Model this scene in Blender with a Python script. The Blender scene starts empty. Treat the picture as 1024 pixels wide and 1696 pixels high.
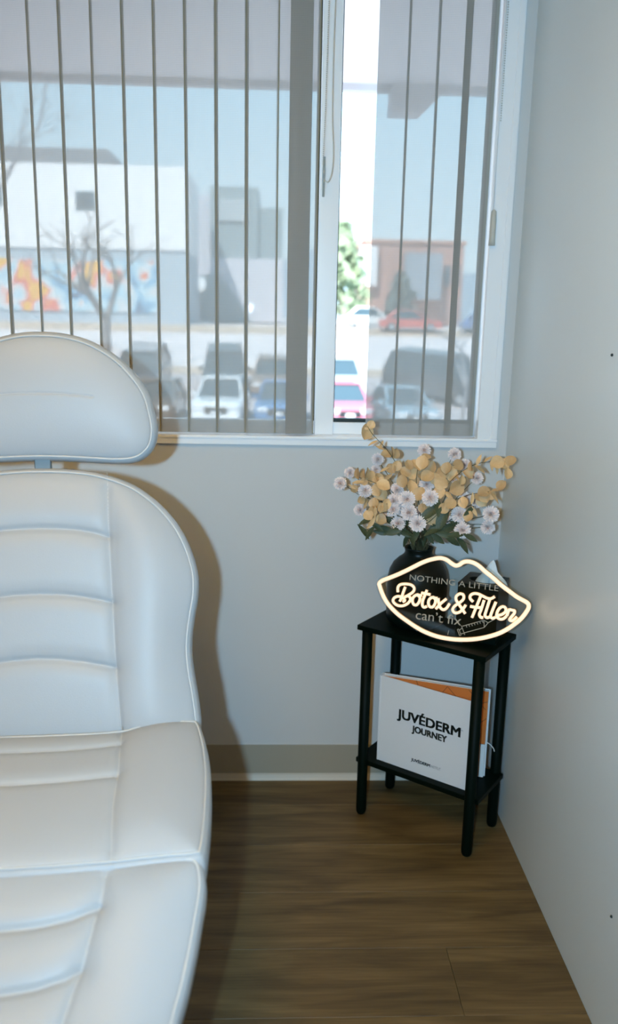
import bpy, bmesh, math, random
from mathutils import Vector, Matrix
from math import sin, cos, pi, radians

SC = bpy.context.scene
COL = SC.collection
random.seed(7)

# ------------------------------------------------------------------ camera
F_PX, YAW, PITCH, ROLL = 1400.0, -0.0429, 0.2255, 0.0203
EYE = Vector((0, 0, 1.4489))
DW = 2.4654            # back wall (inner face) distance
WR = 0.688             # right wall (inner face)
fwd = Vector((-sin(YAW) * cos(PITCH), cos(YAW) * cos(PITCH), -sin(PITCH)))
rgt = fwd.cross(Vector((0, 0, 1))).normalized()
upv = rgt.cross(fwd)
r2 = rgt * cos(ROLL) + upv * sin(ROLL)
u2 = -rgt * sin(ROLL) + upv * cos(ROLL)
cd = bpy.data.cameras.new('camera')
cam = bpy.data.objects.new('camera', cd)
COL.objects.link(cam)
cam.matrix_world = Matrix(((r2.x, u2.x, -fwd.x, EYE.x), (r2.y, u2.y, -fwd.y, EYE.y), (r2.z, u2.z, -fwd.z, EYE.z), (0, 0, 0, 1)))
cd.sensor_fit = 'VERTICAL'
cd.sensor_height = 36.0
cd.lens = 36.0 * F_PX / 1696.0
cd.clip_start = 0.02
cd.clip_end = 6000
cd.dof.use_dof = True
cd.dof.focus_distance = 2.05
cd.dof.aperture_fstop = 2.3
SC.camera = cam

# ------------------------------------------------------------------ world, sun, lights, exposure
world = bpy.data.worlds.new('sky')
SC.world = world
world.use_nodes = True
wn = world.node_tree.nodes
wl = world.node_tree.links
wn.clear()
tc = wn.new('ShaderNodeTexCoord')
sx = wn.new('ShaderNodeSeparateXYZ')
rp = wn.new('ShaderNodeValToRGB')
rp.color_ramp.elements[0].position = 0.0
rp.color_ramp.elements[0].color = (0.74, 0.90, 1.0, 1)
rp.color_ramp.elements[1].position = 0.42
rp.color_ramp.elements[1].color = (0.30, 0.62, 0.90, 1)
bg = wn.new('ShaderNodeBackground')
bg.inputs['Strength'].default_value = 3.5
wo = wn.new('ShaderNodeOutputWorld')
wl.new(tc.outputs['Generated'], sx.inputs[0])
wl.new(sx.outputs['Z'], rp.inputs[0])
wl.new(rp.outputs[0], bg.inputs[0])
wl.new(bg.outputs[0], wo.inputs[0])


def light(name, kind, loc, energy, color, **kw):
    d = bpy.data.lights.new(name, kind)
    d.energy = energy
    d.color = color
    for k, v in kw.items():
        setattr(d, k, v)
    o = bpy.data.objects.new(name, d)
    o.location = loc
    COL.objects.link(o)
    return o


sun = light('sun', 'SUN', (0, -20, 40), 13.0, (1.0, 0.96, 0.9), angle=radians(0.6))
sun.rotation_euler = (radians(40), 0, radians(-28))
# the photographer's flash, beside the lens (camera turned upright, so it sits to the left)
flash = light('camera_flash', 'SPOT', (-0.158, -0.25, 1.505), 166.0, (0.41, 0.72, 1.0), shadow_soft_size=0.022, spot_size=radians(112), spot_blend=0.9)
flash.rotation_euler = (Vector((0.50, DW, 1.10)) - flash.location).to_track_quat('-Z', 'Y').to_euler()

vs = SC.view_settings
vs.view_transform = 'Standard'
vs.look = 'None'
vs.exposure = 0.0
vs.gamma = 1.0
vs.use_curve_mapping = False

SC.cycles.max_bounces = 8
SC.cycles.transparent_max_bounces = 24
SC.cycles.caustics_reflective = False
SC.cycles.caustics_refractive = False

# ------------------------------------------------------------------ helpers


def mat(name, color, rough=0.5, metal=0.0, noise=None, bump=None, spec=None, emit=None, alpha=None, coat=None):
    m = bpy.data.materials.new(name)
    m.use_nodes = True
    nt = m.node_tree
    b = nt.nodes['Principled BSDF']
    b.inputs['Base Color'].default_value = (*color, 1)
    b.inputs['Roughness'].default_value = rough
    b.inputs['Metallic'].default_value = metal
    if spec is not None:
        b.inputs['Specular IOR Level'].default_value = spec
    if coat:
        b.inputs['Coat Weight'].default_value = coat
    if emit:
        b.inputs['Emission Color'].default_value = (*emit[0], 1)
        b.inputs['Emission Strength'].default_value = emit[1]
    co = None
    if noise or bump:
        co = nt.nodes.new('ShaderNodeTexCoord')
    if noise:
        sc, amt, col2 = noise
        n = nt.nodes.new('ShaderNodeTexNoise')
        n.inputs['Scale'].default_value = sc
        n.inputs['Detail'].default_value = 4
        nt.links.new(co.outputs['Object'], n.inputs['Vector'])
        r = nt.nodes.new('ShaderNodeValToRGB')
        r.color_ramp.elements[0].position = 0.5 - amt
        r.color_ramp.elements[1].position = 0.5 + amt
        r.color_ramp.elements[0].color = (*color, 1)
        r.color_ramp.elements[1].color = (*col2, 1)
        nt.links.new(n.outputs['Fac'], r.inputs[0])
        nt.links.new(r.outputs[0], b.inputs['Base Color'])
    if bump:
        sc, st = bump
        n = nt.nodes.new('ShaderNodeTexNoise')
        n.inputs['Scale'].default_value = sc
        n.inputs['Detail'].default_value = 3
        nt.links.new(co.outputs['Object'], n.inputs['Vector'])
        bp = nt.nodes.new('ShaderNodeBump')
        bp.inputs['Strength'].default_value = st
        bp.inputs['Distance'].default_value = 0.002
        nt.links.new(n.outputs['Fac'], bp.inputs['Height'])
        nt.links.new(bp.outputs[0], b.inputs['Normal'])
    return m


class MB:
    """collects polygons; build() links them as ONE mesh object"""

    def __init__(self):
        self.v = []
        self.f = []

    def add(self, vs_, fs):
        o = len(self.v)
        self.v += [tuple(x) for x in vs_]
        self.f += [tuple(i + o for i in f) for f in fs]
        return self

    def box(self, x0, x1, y0, y1, z0, z1, M=None):
        p = [(x0, y0, z0), (x1, y0, z0), (x1, y1, z0), (x0, y1, z0), (x0, y0, z1), (x1, y0, z1), (x1, y1, z1), (x0, y1, z1)]
        if M is not None:
            p = [M @ Vector(q) for q in p]
        return self.add(p, [(0, 3, 2, 1), (4, 5, 6, 7), (0, 1, 5, 4), (1, 2, 6, 5), (2, 3, 7, 6), (3, 0, 4, 7)])

    def tube(self, pts, rad, n=8, closed=False, caps=True):
        pts = [Vector(p) for p in pts]
        m = len(pts)
        if not hasattr(rad, '__len__'):
            rad = [rad] * m
        vs_, fs = [], []
        prev = None
        for i, p in enumerate(pts):
            if closed:
                t = pts[(i + 1) % m] - pts[i - 1]
            else:
                t = pts[min(i + 1, m - 1)] - pts[max(i - 1, 0)]
            t = t.normalized() if t.length > 1e-9 else Vector((0, 0, 1))
            if prev is None:
                a = Vector((0, 0, 1)) if abs(t.z) < 0.9 else Vector((1, 0, 0))
                s = t.cross(a).normalized()
            else:
                s = (prev - t * prev.dot(t))
                s = s.normalized() if s.length > 1e-6 else t.orthogonal().normalized()
            prev = s
            w = t.cross(s)
            for k in range(n):
                an = 2 * pi * k / n
                vs_.append(p + (s * cos(an) + w * sin(an)) * rad[i])
        for i in range(m if closed else m - 1):
            j = (i + 1) % m
            for k in range(n):
                k2 = (k + 1) % n
                fs.append((i * n + k, i * n + k2, j * n + k2, j * n + k))
        if caps and not closed:
            fs.append(tuple(range(n))[::-1])
            fs.append(tuple((m - 1) * n + k for k in range(n)))
        return self.add(vs_, fs)

    def lathe(self, prof, n=32, c=(0, 0, 0), cap=True):
        vs_, fs = [], []
        for (r, z) in prof:
            for k in range(n):
                a = 2 * pi * k / n
                vs_.append((c[0] + r * cos(a), c[1] + r * sin(a), c[2] + z))
        for i in range(len(prof) - 1):
            for k in range(n):
                k2 = (k + 1) % n
                fs.append((i * n + k, i * n + k2, (i + 1) * n + k2, (i + 1) * n + k))
        if cap:
            fs.append(tuple(range(n))[::-1])
            fs.append(tuple((len(prof) - 1) * n + k for k in range(n)))
        return self.add(vs_, fs)

    def build(self, name, material, parent=None, smooth=False, bevel=0, M=None, seg=2):
        me = bpy.data.meshes.new(name)
        me.from_pydata(self.v, [], self.f)
        me.validate()
        if bevel:
            bm = bmesh.new()
            bm.from_mesh(me)
            bmesh.ops.bevel(bm, geom=list(bm.edges), offset=bevel, segments=seg, affect='EDGES', profile=0.5)
            bm.to_mesh(me)
            bm.free()
        me.materials.append(material)
        if smooth:
            me.polygons.foreach_set('use_smooth', [True] * len(me.polygons))
        return link(name, me, parent, M)


def link(name, me, parent=None, M=None):
    o = bpy.data.objects.new(name, me)
    COL.objects.link(o)
    if parent is not None:
        o.parent = parent
    if M is not None:
        o.matrix_basis = M
    return o


def box(name, b, m, parent=None, bevel=0, M=None):
    return MB().box(*b).build(name, m, parent, bevel=bevel, M=M)


def empty(name, M=None, loc=None):
    o = bpy.data.objects.new(name, None)
    COL.objects.link(o)
    if M is not None:
        o.matrix_basis = M
    if loc is not None:
        o.location = loc
    o.empty_display_size = 0.05
    return o


def tag(o, label=None, cat=None, group=None, kind=None):
    if label:
        o['label'] = label
    if cat:
        o['category'] = cat
    if group:
        o['group'] = group
    if kind:
        o['kind'] = kind
    return o


def catmull(pts, per, closed=False):
    P = [Vector(p) for p in pts]
    n = len(P)
    out = []
    rng = n if closed else n - 1
    for i in range(rng):
        if closed:
            a, b, c, d = P[i - 1], P[i], P[(i + 1) % n], P[(i + 2) % n]
        else:
            a, b, c, d = P[max(i - 1, 0)], P[i], P[i + 1], P[min(i + 2, n - 1)]
        for k in range(per):
            t = k / per
            out.append(0.5 * ((2 * b) + (c - a) * t + (2 * a - 5 * b + 4 * c - d) * t * t + (3 * b - a - 3 * c + d) * t ** 3))
    if not closed:
        out.append(P[-1])
    return out


def resample(pts, n, closed=True):
    L = [0.0]
    Q = pts + [pts[0]] if closed else pts
    for i in range(1, len(Q)):
        L.append(L[-1] + (Q[i] - Q[i - 1]).length)
    out = []
    j = 0
    cnt = n if closed else n - 1
    for k in range(n):
        s = L[-1] * k / cnt
        while j < len(L) - 2 and L[j + 1] < s:
            j += 1
        t = (s - L[j]) / max(L[j + 1] - L[j], 1e-9)
        out.append(Q[j].lerp(Q[j + 1], t))
    return out


def RZ(a, loc=(0, 0, 0)):
    return Matrix.Translation(loc) @ Matrix.Rotation(a, 4, 'Z')


# ------------------------------------------------------------------ materials
M_wall = mat('wall_paint', (0.61, 0.615, 0.605), 0.55, bump=(60, 0.05))
M_wall_tan = mat('wall_paint_tan', (0.42, 0.28, 0.13), 0.6, bump=(60, 0.05))
M_wall_r = mat('wall_paint_satin_lit', (0.71, 0.77, 0.78), 0.32, bump=(60, 0.05))  # paler and bluer than the back wall: daylight and flash put into the colour
M_ceil = mat('ceiling_paint', (0.66, 0.56, 0.40), 0.8)
M_base = mat('vinyl_base', (0.37, 0.335, 0.26), 0.5)
M_toe = mat('vinyl_toe', (0.54, 0.49, 0.40), 0.45)
M_vinyl = mat('window_vinyl', (0.90, 0.91, 0.92), 0.3)
M_gasket = mat('gasket_rubber', (0.012, 0.02, 0.018), 0.6)
M_black = mat('black_laminate', (0.0008, 0.004, 0.002), 0.5, bump=(90, 0.1), spec=0.08)
M_leather = mat('white_leather', (0.445, 0.46, 0.475), 0.45, bump=(420, 0.12), noise=(5, 0.3, (0.425, 0.44, 0.455)), spec=0.35)
M_piping = mat('leather_piping', (0.58, 0.575, 0.56), 0.4)
M_metal = mat('brushed_steel', (0.22, 0.25, 0.26), 0.45, 0.7)
M_cream = mat('cream_plastic', (0.75, 0.72, 0.64), 0.4)


def wood_mat():
    m = bpy.data.materials.new('wood_plank')
    m.use_nodes = True
    nt = m.node_tree
    N, L = nt.nodes, nt.links
    b = N['Principled BSDF']
    b.inputs['Roughness'].default_value = 0.5
    co = N.new('ShaderNodeTexCoord')
    oi = N.new('ShaderNodeObjectInfo')
    ad = N.new('ShaderNodeVectorMath')
    ad.operation = 'ADD'
    ml = N.new('ShaderNodeVectorMath')
    ml.operation = 'SCALE'
    cx = N.new('ShaderNodeCombineXYZ')
    L.new(oi.outputs['Random'], cx.inputs[0])
    L.new(oi.outputs['Random'], cx.inputs[1])
    L.new(cx.outputs[0], ml.inputs[0])
    ml.inputs['Scale'].default_value = 37.0
    L.new(co.outputs['Object'], ad.inputs[0])
    L.new(ml.outputs[0], ad.inputs[1])
    mp = N.new('ShaderNodeMapping')
    mp.inputs['Scale'].default_value = (1.3, 9.0, 1)
    L.new(ad.outputs[0], mp.inputs[0])
    n1 = N.new('ShaderNodeTexNoise')
    n1.inputs['Scale'].default_value = 2.2
    n1.inputs['Detail'].default_value = 6
    n1.inputs['Distortion'].default_value = 0.8
    L.new(mp.outputs[0], n1.inputs['Vector'])
    mp2 = N.new('ShaderNodeMapping')
    mp2.inputs['Scale'].default_value = (2.5, 70.0, 1)
    L.new(ad.outputs[0], mp2.inputs[0])
    n2 = N.new('ShaderNodeTexNoise')
    n2.inputs['Scale'].default_value = 2.0
    n2.inputs['Detail'].default_value = 5
    L.new(mp2.outputs[0], n2.inputs['Vector'])
    r1 = N.new('ShaderNodeValToRGB')
    e = r1.color_ramp.elements
    e[0].position, e[0].color = 0.30, (0.072, 0.042, 0.012, 1)
    e[1].position, e[1].color = 0.72, (0.190, 0.118, 0.042, 1)
    k = e.new(0.5)
    k.color = (0.128, 0.077, 0.024, 1)
    L.new(n1.outputs['Fac'], r1.inputs[0])
    r2_ = N.new('ShaderNodeValToRGB')
    r2_.color_ramp.elements[0].position, r2_.color_ramp.elements[0].color = 0.35, (0.62, 0.6, 0.58, 1)
    r2_.color_ramp.elements[1].position, r2_.color_ramp.elements[1].color = 0.65, (1.12, 1.12, 1.12, 1)
    L.new(n2.outputs['Fac'], r2_.inputs[0])
    mx = N.new('ShaderNodeMix')
    mx.data_type = 'RGBA'
    mx.blend_type = 'MULTIPLY'
    mx.inputs['Factor'].default_value = 0.5
    L.new(r1.outputs[0], mx.inputs[6])
    L.new(r2_.outputs[0], mx.inputs[7])
    hv = N.new('ShaderNodeHueSaturation')
    mr = N.new('ShaderNodeMapRange')
    mr.inputs['To Min'].default_value = 0.92
    mr.inputs['To Max'].default_value = 1.1
    L.new(oi.outputs['Random'], mr.inputs[0])
    L.new(mr.outputs[0], hv.inputs['Value'])
    L.new(mx.outputs[2], hv.inputs['Color'])
    L.new(hv.outputs[0], b.inputs['Base Color'])
    bp = N.new('ShaderNodeBump')
    bp.inputs['Strength'].default_value = 0.15
    bp.inputs['Distance'].default_value = 0.001
    L.new(n2.outputs['Fac'], bp.inputs['Height'])
    L.new(bp.outputs[0], b.inputs['Normal'])
    return m


def mesh_fabric():
    """open-weave screen fabric: threads (diffuse + a little translucency) and open holes"""
    m = bpy.data.materials.new('screen_mesh_fabric')
    m.use_nodes = True
    nt = m.node_tree
    N, L = nt.nodes, nt.links
    N.clear()
    out = N.new('ShaderNodeOutputMaterial')
    co = N.new('ShaderNodeTexCoord')
    sp = N.new('ShaderNodeSeparateXYZ')
    L.new(co.outputs['Object'], sp.inputs[0])

    def wave(sock_a, sock_b, k, sign):
        a = N.new('ShaderNodeMath')
        a.operation = 'MULTIPLY_ADD'
        L.new(sock_b, a.inputs[0])
        a.inputs[1].default_value = sign
        L.new(sock_a, a.inputs[2])
        s = N.new('ShaderNodeMath')
        s.operation = 'MULTIPLY'
        L.new(a.outputs[0], s.inputs[0])
        s.inputs[1].default_value = k
        t = N.new('ShaderNodeMath')
        t.operation = 'SINE'
        L.new(s.outputs[0], t.inputs[0])
        return t.outputs[0]
    w1 = wave(sp.outputs['X'], sp.outputs['Z'], 2 * pi / 0.0052, 0.6)
    w2 = wave(sp.outputs['X'], sp.outputs['Z'], 2 * pi / 0.0052, -0.6)
    mu = N.new('ShaderNodeMath')
    mu.operation = 'MULTIPLY'
    L.new(w1, mu.inputs[0])
    L.new(w2, mu.inputs[1])
    mr = N.new('ShaderNodeMapRange')
    mr.inputs['From Min'].default_value = -1
    mr.inputs['From Max'].default_value = 1
    mr.inputs['To Min'].default_value = 0.115
    mr.inputs['To Max'].default_value = 0.255
    L.new(mu.outputs[0], mr.inputs[0])
    tr = N.new('ShaderNodeBsdfTransparent')
    df = N.new('ShaderNodeBsdfDiffuse')
    df.inputs[0].default_value = (0.38, 0.37, 0.345, 1)
    tl = N.new('ShaderNodeBsdfTranslucent')
    tl.inputs[0].default_value = (0.5, 0.5, 0.5, 1)
    m1 = N.new('ShaderNodeMixShader')
    m1.inputs[0].default_value = 0.10
    L.new(df.outputs[0], m1.inputs[1])
    L.new(tl.outputs[0], m1.inputs[2])
    m2 = N.new('ShaderNodeMixShader')
    L.new(mr.outputs[0], m2.inputs[0])
    L.new(m1.outputs[0], m2.inputs[1])
    L.new(tr.outputs[0], m2.inputs[2])
    L.new(m2.outputs[0], out.inputs[0])
    return m


def clear_mat(name, tint=(1, 1, 1), gloss=0.04, rough=0.02):
    m = bpy.data.materials.new(name)
    m.use_nodes = True
    nt = m.node_tree
    N, L = nt.nodes, nt.links
    N.clear()
    out = N.new('ShaderNodeOutputMaterial')
    tr = N.new('ShaderNodeBsdfTransparent')
    tr.inputs[0].default_value = (*tint, 1)
    gl = N.new('ShaderNodeBsdfGlossy')
    gl.inputs['Roughness'].default_value = rough
    mx = N.new('ShaderNodeMixShader')
    mx.inputs[0].default_value = gloss
    L.new(tr.outputs[0], mx.inputs[1])
    L.new(gl.outputs[0], mx.inputs[2])
    L.new(mx.outputs[0], out.inputs[0])
    return m


M_wood = wood_mat()
M_mesh = mesh_fabric()
M_glass = clear_mat('window_glass', (0.97, 0.99, 0.99), 0.014, 0.0)
M_acrylic = clear_mat('clear_acrylic', (0.93, 0.95, 0.94), 0.05, 0.03)

# ------------------------------------------------------------------ room shell
XL, YB, ZC = -2.6, -2.6, 2.75
WT = 0.16
# floor: sub-floor slab with separate planks laid on it
floor = box('floor', (XL, WR, YB, DW, -0.06, -0.008), mat('subfloor', (0.03, 0.02, 0.012), 0.8))
tag(floor, kind='structure')
PW = 0.2013
y_edge = 1.508
rows = []
y = y_edge
while y > YB:
    y -= PW
while y < DW - 0.001:
    rows.append((max(y, YB), min(y + PW, DW)))
    y += PW
plank_cache = {}
for ri, (ya, yb) in enumerate(rows):
    if abs(ya - y_edge) < 0.01:
        xs0 = 0.42
    else:
        xs0 = -0.33 - (0.0, 0.27, 0.12, 0.36)[ri % 4]
    cuts = [XL]
    x = xs0 - 1.52 * 5
    while x < WR:
        if XL + 0.02 < x < WR - 0.02:
            cuts.append(x)
        x += 1.52
    cuts.append(WR)
    for xa, xb in zip(cuts[:-1], cuts[1:]):
        key = (round(xb - xa, 3), round(yb - ya, 3))
        g_ = 0.00035
        if key not in plank_cache:
            w_, d_ = (xb - xa) / 2, (yb - ya) / 2
            p = MB().box(-w_ + g_, w_ - g_, -d_ + g_, d_ - g_, -0.008, 0.0).build('plank', M_wood, floor, bevel=0.0006, seg=1)
            plank_cache[key] = p.data
        else:
            p = link('plank', plank_cache[key], floor)
        p.location = ((xa + xb) / 2, (ya + yb) / 2, 0)

# window opening in the back wall
WX0, WX1, WZ0, WZ1 = -1.62, 0.655, 1.086, 2.42
wb = MB()
wb.box(XL - WT, WR + WT, DW, DW + WT, -0.06, WZ0)
wb.box(XL - WT, WR + WT, DW, DW + WT, WZ1, ZC + 0.1)
wb.box(XL - WT, WX0, DW, DW + WT, WZ0, WZ1)
wb.box(WX1, WR + WT, DW, DW + WT, WZ0, WZ1)
tag(wb.build('wall_back', M_wall), kind='structure')
tag(box('wall_right', (WR, WR + WT, YB - WT, DW, -0.06, ZC + 0.1), M_wall_r), kind='structure')
tag(box('wall_left', (XL - WT, XL, YB - WT, DW, -0.06, ZC + 0.1), M_wall_tan), kind='structure')
tag(box('wall_front', (XL, WR, YB - WT, YB, -0.06, ZC + 0.1), M_wall_tan), kind='structure')
tag(box('ceiling', (XL, WR, YB, DW, ZC, ZC + 0.1), M_ceil), kind='structure')

# vinyl cove base along the back wall
bb = MB()
prof = [(0, 0.0), (-0.004, 0.001), (-0.004, 0.118), (-0.0015, 0.12), (0, 0.12)]
bs = MB().box(XL, WR, DW - 0.004, DW, 0.018, 0.12)
bso = tag(bs.build('baseboard_back', M_base), kind='structure')
toe = MB()
tp = [(-0.004, 0.022), (-0.0055, 0.016), (-0.009, 0.008), (-0.0135, 0.0015), (-0.0135, 0.0), (0.0, 0.0), (0.0, 0.022)]
vv = [(XL, DW + a, b) for a, b in tp] + [(WR, DW + a, b) for a, b in tp]
n_ = len(tp)
toe.add(vv, [(i, (i + 1) % n_, n_ + (i + 1) % n_, n_ + i) for i in range(n_)] + [tuple(range(n_))[::-1], tuple(range(n_, 2 * n_))])
toe.build('toe_cove', M_toe, bso)

# ------------------------------------------------------------------ window
win = tag(empty('window_1', loc=(0, 0, 0)), kind='structure')
yf = DW - 0.012   # face of the frame, proud of the wall
fr = MB()
fr.box(WX0, WX1, yf, DW + 0.10, WZ0, 1.1115)
fr.box(WX0, WX1, yf, DW + 0.10, WZ1 - 0.05, WZ1)
fr.box(WX0, WX0 + 0.055, yf, DW + 0.10, 1.1115, WZ1 - 0.05)
fr.box(0.597, WX1, yf, DW + 0.10, 1.1115, WZ1 - 0.05)
fr.build('window_frame', M_vinyl, win)
box('frame_bead', (WX0, WX1 + 0.001, yf - 0.004, yf, 1.103, 1.1095), M_vinyl, win, bevel=0.001)
box('frame_bead', (0.637, 0.6525, yf - 0.003, yf, 1.1115, WZ1 - 0.03), M_vinyl, win, bevel=0.001)
ys = DW + 0.052
box('sash_rail', (WX0 + 0.055, 0.116, ys, DW + 0.09, 1.1115, 1.15), M_vinyl, win, bevel=0.002)
box('sash_rail', (0.171, 0.597, ys, DW + 0.09, 1.1115, 1.147), M_vinyl, win, bevel=0.002)
box('sash_rail', (0.171, 0.597, ys, DW + 0.09, WZ1 - 0.09, WZ1 - 0.05), M_vinyl, win, bevel=0.002)
box('sash_stile', (0.588, 0.597, ys - 0.012, DW + 0.09, 1.1115, WZ1 - 0.05), M_vinyl, win, bevel=0.001)
box('mullion', (0.118, 0.1735, DW + 0.033, DW + 0.10, 1.1115, WZ1 - 0.05), M_vinyl, win, bevel=0.003)
box('gasket', (0.1735, 0.588, DW + 0.056, DW + 0.075, 1.147, 1.158), M_gasket, win)
box('gasket', (0.1735, 0.1775, DW + 0.060, DW + 0.075, 1.158, WZ1 - 0.09), M_gasket, win)
box('gasket', (0.583, 0.588, DW + 0.056, DW + 0.075, 1.158, WZ1 - 0.09), M_gasket, win)
box('gasket', (0.108, 0.118, DW + 0.056, DW + 0.075, 1.15, WZ1 - 0.05), M_gasket, win)
box('pane', (WX0 + 0.05, 0.118, DW + 0.078, DW + 0.082, 1.14, WZ1 - 0.04), M_glass, win)
box('pane', (0.172, 0.595, DW + 0.066, DW + 0.070, 1.14, WZ1 - 0.04), M_glass, win)

# ------------------------------------------------------------------ vertical blinds
M_edge_shade = mat('blind_edge_shade', (0.27, 0.245, 0.17), 0.8)  # shade of the overlapping vane edges, put into the strip colour
M_rail = mat('blind_rail', (0.8, 0.8, 0.8), 0.4)
M_chain = mat('blind_chain', (0.62, 0.62, 0.58), 0.4)
M_wand = clear_mat('clear_wand', (0.72, 0.78, 0.8), 0.12, 0.1)
YBL = DW + 0.014
Z0B, Z1B = 1.1165, 2.352


def vane(parent, xc, w, ang, dy=0.0, edge_shade=0.0095, edge_shade_l=False, M_h=None):
    """one hanging vane, turned by ang about its own vertical axis"""
    n = 6
    m = MB()
    vv_ = []
    for i in range(n + 1):
        t = i / n * 2 - 1
        for z in (Z0B, Z1B):
            vv_.append((t * w / 2, -0.003 * (1 - t * t), z))
    m.add(vv_, [(2 * i, 2 * i + 2, 2 * i + 3, 2 * i + 1) for i in range(n)])
    M = RZ(ang, (xc, YBL + dy, 0))
    v = m.build('vane', M_mesh, parent, smooth=True, M=M)
    if edge_shade:
        s = -1 if edge_shade_l else 1
        a, b = sorted((s * w / 2, s * (w / 2 - edge_shade)))
        MB().box(a, b, -0.0009, 0.0006, Z0B, Z1B).build('edge_shade', M_h or M_edge_shade, v)  # opaque strip draws the shaded line where vanes overlap, no sewn part
    return v


bl = tag(empty('vertical_blind', loc=(0, 0, 0)), 'wide drawn set of grey mesh vertical blinds left of the white window post', 'blind')
box('headrail', (WX0 + 0.06, 0.112, DW - 0.005, DW + 0.03, 2.352, 2.37), M_rail, bl, bevel=0.002)
edges = [-0.661 + 0.0825 * k for k in range(-11, 9)]
for i, ex_ in enumerate(edges):
    if ex_ < WX0 + 0.06 + 0.09:
        continue
    w_ = 0.0875
    vane(bl, ex_ - w_ / 2 + 0.004, w_, radians(2.2), 0.0, edge_shade=random.choice((0.009, 0.0105, 0.0075)) if ex_ < -0.02 else 0.0035)
# the last vanes are bunched behind one another beside the window post
for k, (xc, dy) in enumerate(((0.062, -0.007), (0.0615, 0.003), (0.0625, 0.012))):
    vane(bl, xc, 0.0605, radians(0.6), dy, edge_shade=0)
vane(bl, 0.019, 0.045, radians(1), 0.005, edge_shade=0)
vane(bl, 0.083, 0.062, radians(-3), 0.006, edge_shade=0.0035)
# control chain and looped cord in front of the post
cpts = [(0.127 - 0.001 * k, DW - 0.004, 2.34 - 0.025 * k) for k in range(35)]


def beads(name, pts, r, step, parent, m):
    mb = MB()
    P = resample([Vector(p) for p in pts], max(2, int(sum((Vector(pts[i + 1]) - Vector(pts[i])).length for i in range(len(pts) - 1)) / step)), closed=False)
    for p in P:
        mb.add([(p.x + r, p.y, p.z), (p.x - r, p.y, p.z), (p.x, p.y + r, p.z), (p.x, p.y - r, p.z), (p.x, p.y, p.z + r), (p.x, p.y, p.z - r)],
               [(0, 2, 4), (2, 1, 4), (1, 3, 4), (3, 0, 4), (2, 0, 5), (1, 2, 5), (3, 1, 5), (0, 3, 5)])
    o = mb.build(name, m, parent, smooth=True)
    o['kind'] = 'stuff'
    return o


beads('bead_chain', [(0.132, DW - 0.006, 2.35), (0.128, DW - 0.006, 2.0), (0.124, DW - 0.006, 1.86)], 0.0022, 0.0052, bl, M_chain)
lp = catmull([(0.150, DW - 0.004, 2.35), (0.146, DW - 0.004, 2.15), (0.147, DW - 0.004, 1.98), (0.152, DW - 0.004, 1.90), (0.150, DW - 0.004, 1.845), (0.140, DW - 0.004, 1.815), (0.130, DW - 0.004, 1.82)], 8)
MB().tube(lp, 0.0014, 6).build('pull_cord', M_chain, bl, smooth=True)
MB().tube([(0.128, DW - 0.006, 1.878), (0.1275, DW - 0.006, 1.83), (0.127, DW - 0.006, 1.775)], [0.0035, 0.0045, 0.0035], 8).build('cord_clasp', M_wand, bl, smooth=True)

br = tag(empty('vertical_blind', loc=(0, 0, 0)), 'narrow half-open set of mesh vertical blinds right of the white window post', 'blind')
box('headrail', (0.182, 0.59, DW - 0.005, DW + 0.03, 2.352, 2.37), M_rail, br, bevel=0.002)
M_edge_shade2 = mat('blind_edge_shade_grey', (0.33, 0.34, 0.31), 0.8)  # greyer tone for the same painted shade lines on this set
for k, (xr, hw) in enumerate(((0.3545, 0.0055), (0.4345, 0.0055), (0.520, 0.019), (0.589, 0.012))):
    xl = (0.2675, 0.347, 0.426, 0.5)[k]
    vane(br, (xl + xr) / 2, xr - xl, radians(1.5), 0.0, edge_shade=hw, M_h=M_edge_shade2)
beads('bead_chain', [(0.603, DW - 0.02, 2.35), (0.603, DW - 0.02, 1.98)], 0.0026, 0.006, br, M_chain)
MB().tube([(0.5985, DW - 0.019, 2.35), (0.5985, DW - 0.019, 1.75)], 0.0013, 6).build('pull_cord', M_rail, br, smooth=True)
MB().lathe([(0.003, 0.095), (0.0075, 0.09), (0.0085, 0.07), (0.0085, 0.02), (0.0095, 0.0)], 12, (0.600, DW - 0.022, 1.656)).build('cord_weight', mat('cord_weight_plastic', (0.55, 0.53, 0.46), 0.4), br, smooth=True)

# ------------------------------------------------------------------ ceiling light (warm room light, behind the photographer)
def ceiling_light(x, y, sx_, sy_, power, label):
    cl = tag(empty('ceiling_light', loc=(x, y, ZC)), label, 'ceiling light')
    f = MB()
    t = 0.03
    f.box(-sx_ - t, sx_ + t, -sy_ - t, -sy_, -0.03, 0)
    f.box(-sx_ - t, sx_ + t, sy_, sy_ + t, -0.03, 0)
    f.box(-sx_ - t, -sx_, -sy_, sy_, -0.03, 0)
    f.box(sx_, sx_ + t, -sy_, sy_, -0.03, 0)
    f.build('frame', M_rail, cl)
    m = mat('lamp_diffuser', (0.9, 0.85, 0.75), 0.5, emit=((1.0, 0.58, 0.09), power))
    box('diffuser', (-sx_, sx_, -sy_, sy_, -0.018, -0.002), m, cl)


ceiling_light(-0.55, 0.35, 0.3, 0.6, 13.2, 'warm glowing ceiling light panel above the white treatment chair')

# ------------------------------------------------------------------ treatment chair
CH = empty('treatment_chair', RZ(radians(4), (-0.464, 1.56, 0)))
tag(CH, 'white leather reclining treatment chair with separate headrest and ribbed panels', 'chair')


def densify(pl, step=0.002):
    out = []
    for a, b in zip(pl[:-1], pl[1:]):
        a, b = Vector(a), Vector(b)
        n = max(1, int((b - a).length / step))
        for i in range(n):
            out.append(a.lerp(b, i / n))
    out.append(Vector(pl[-1]))
    return out


import numpy as np


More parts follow.
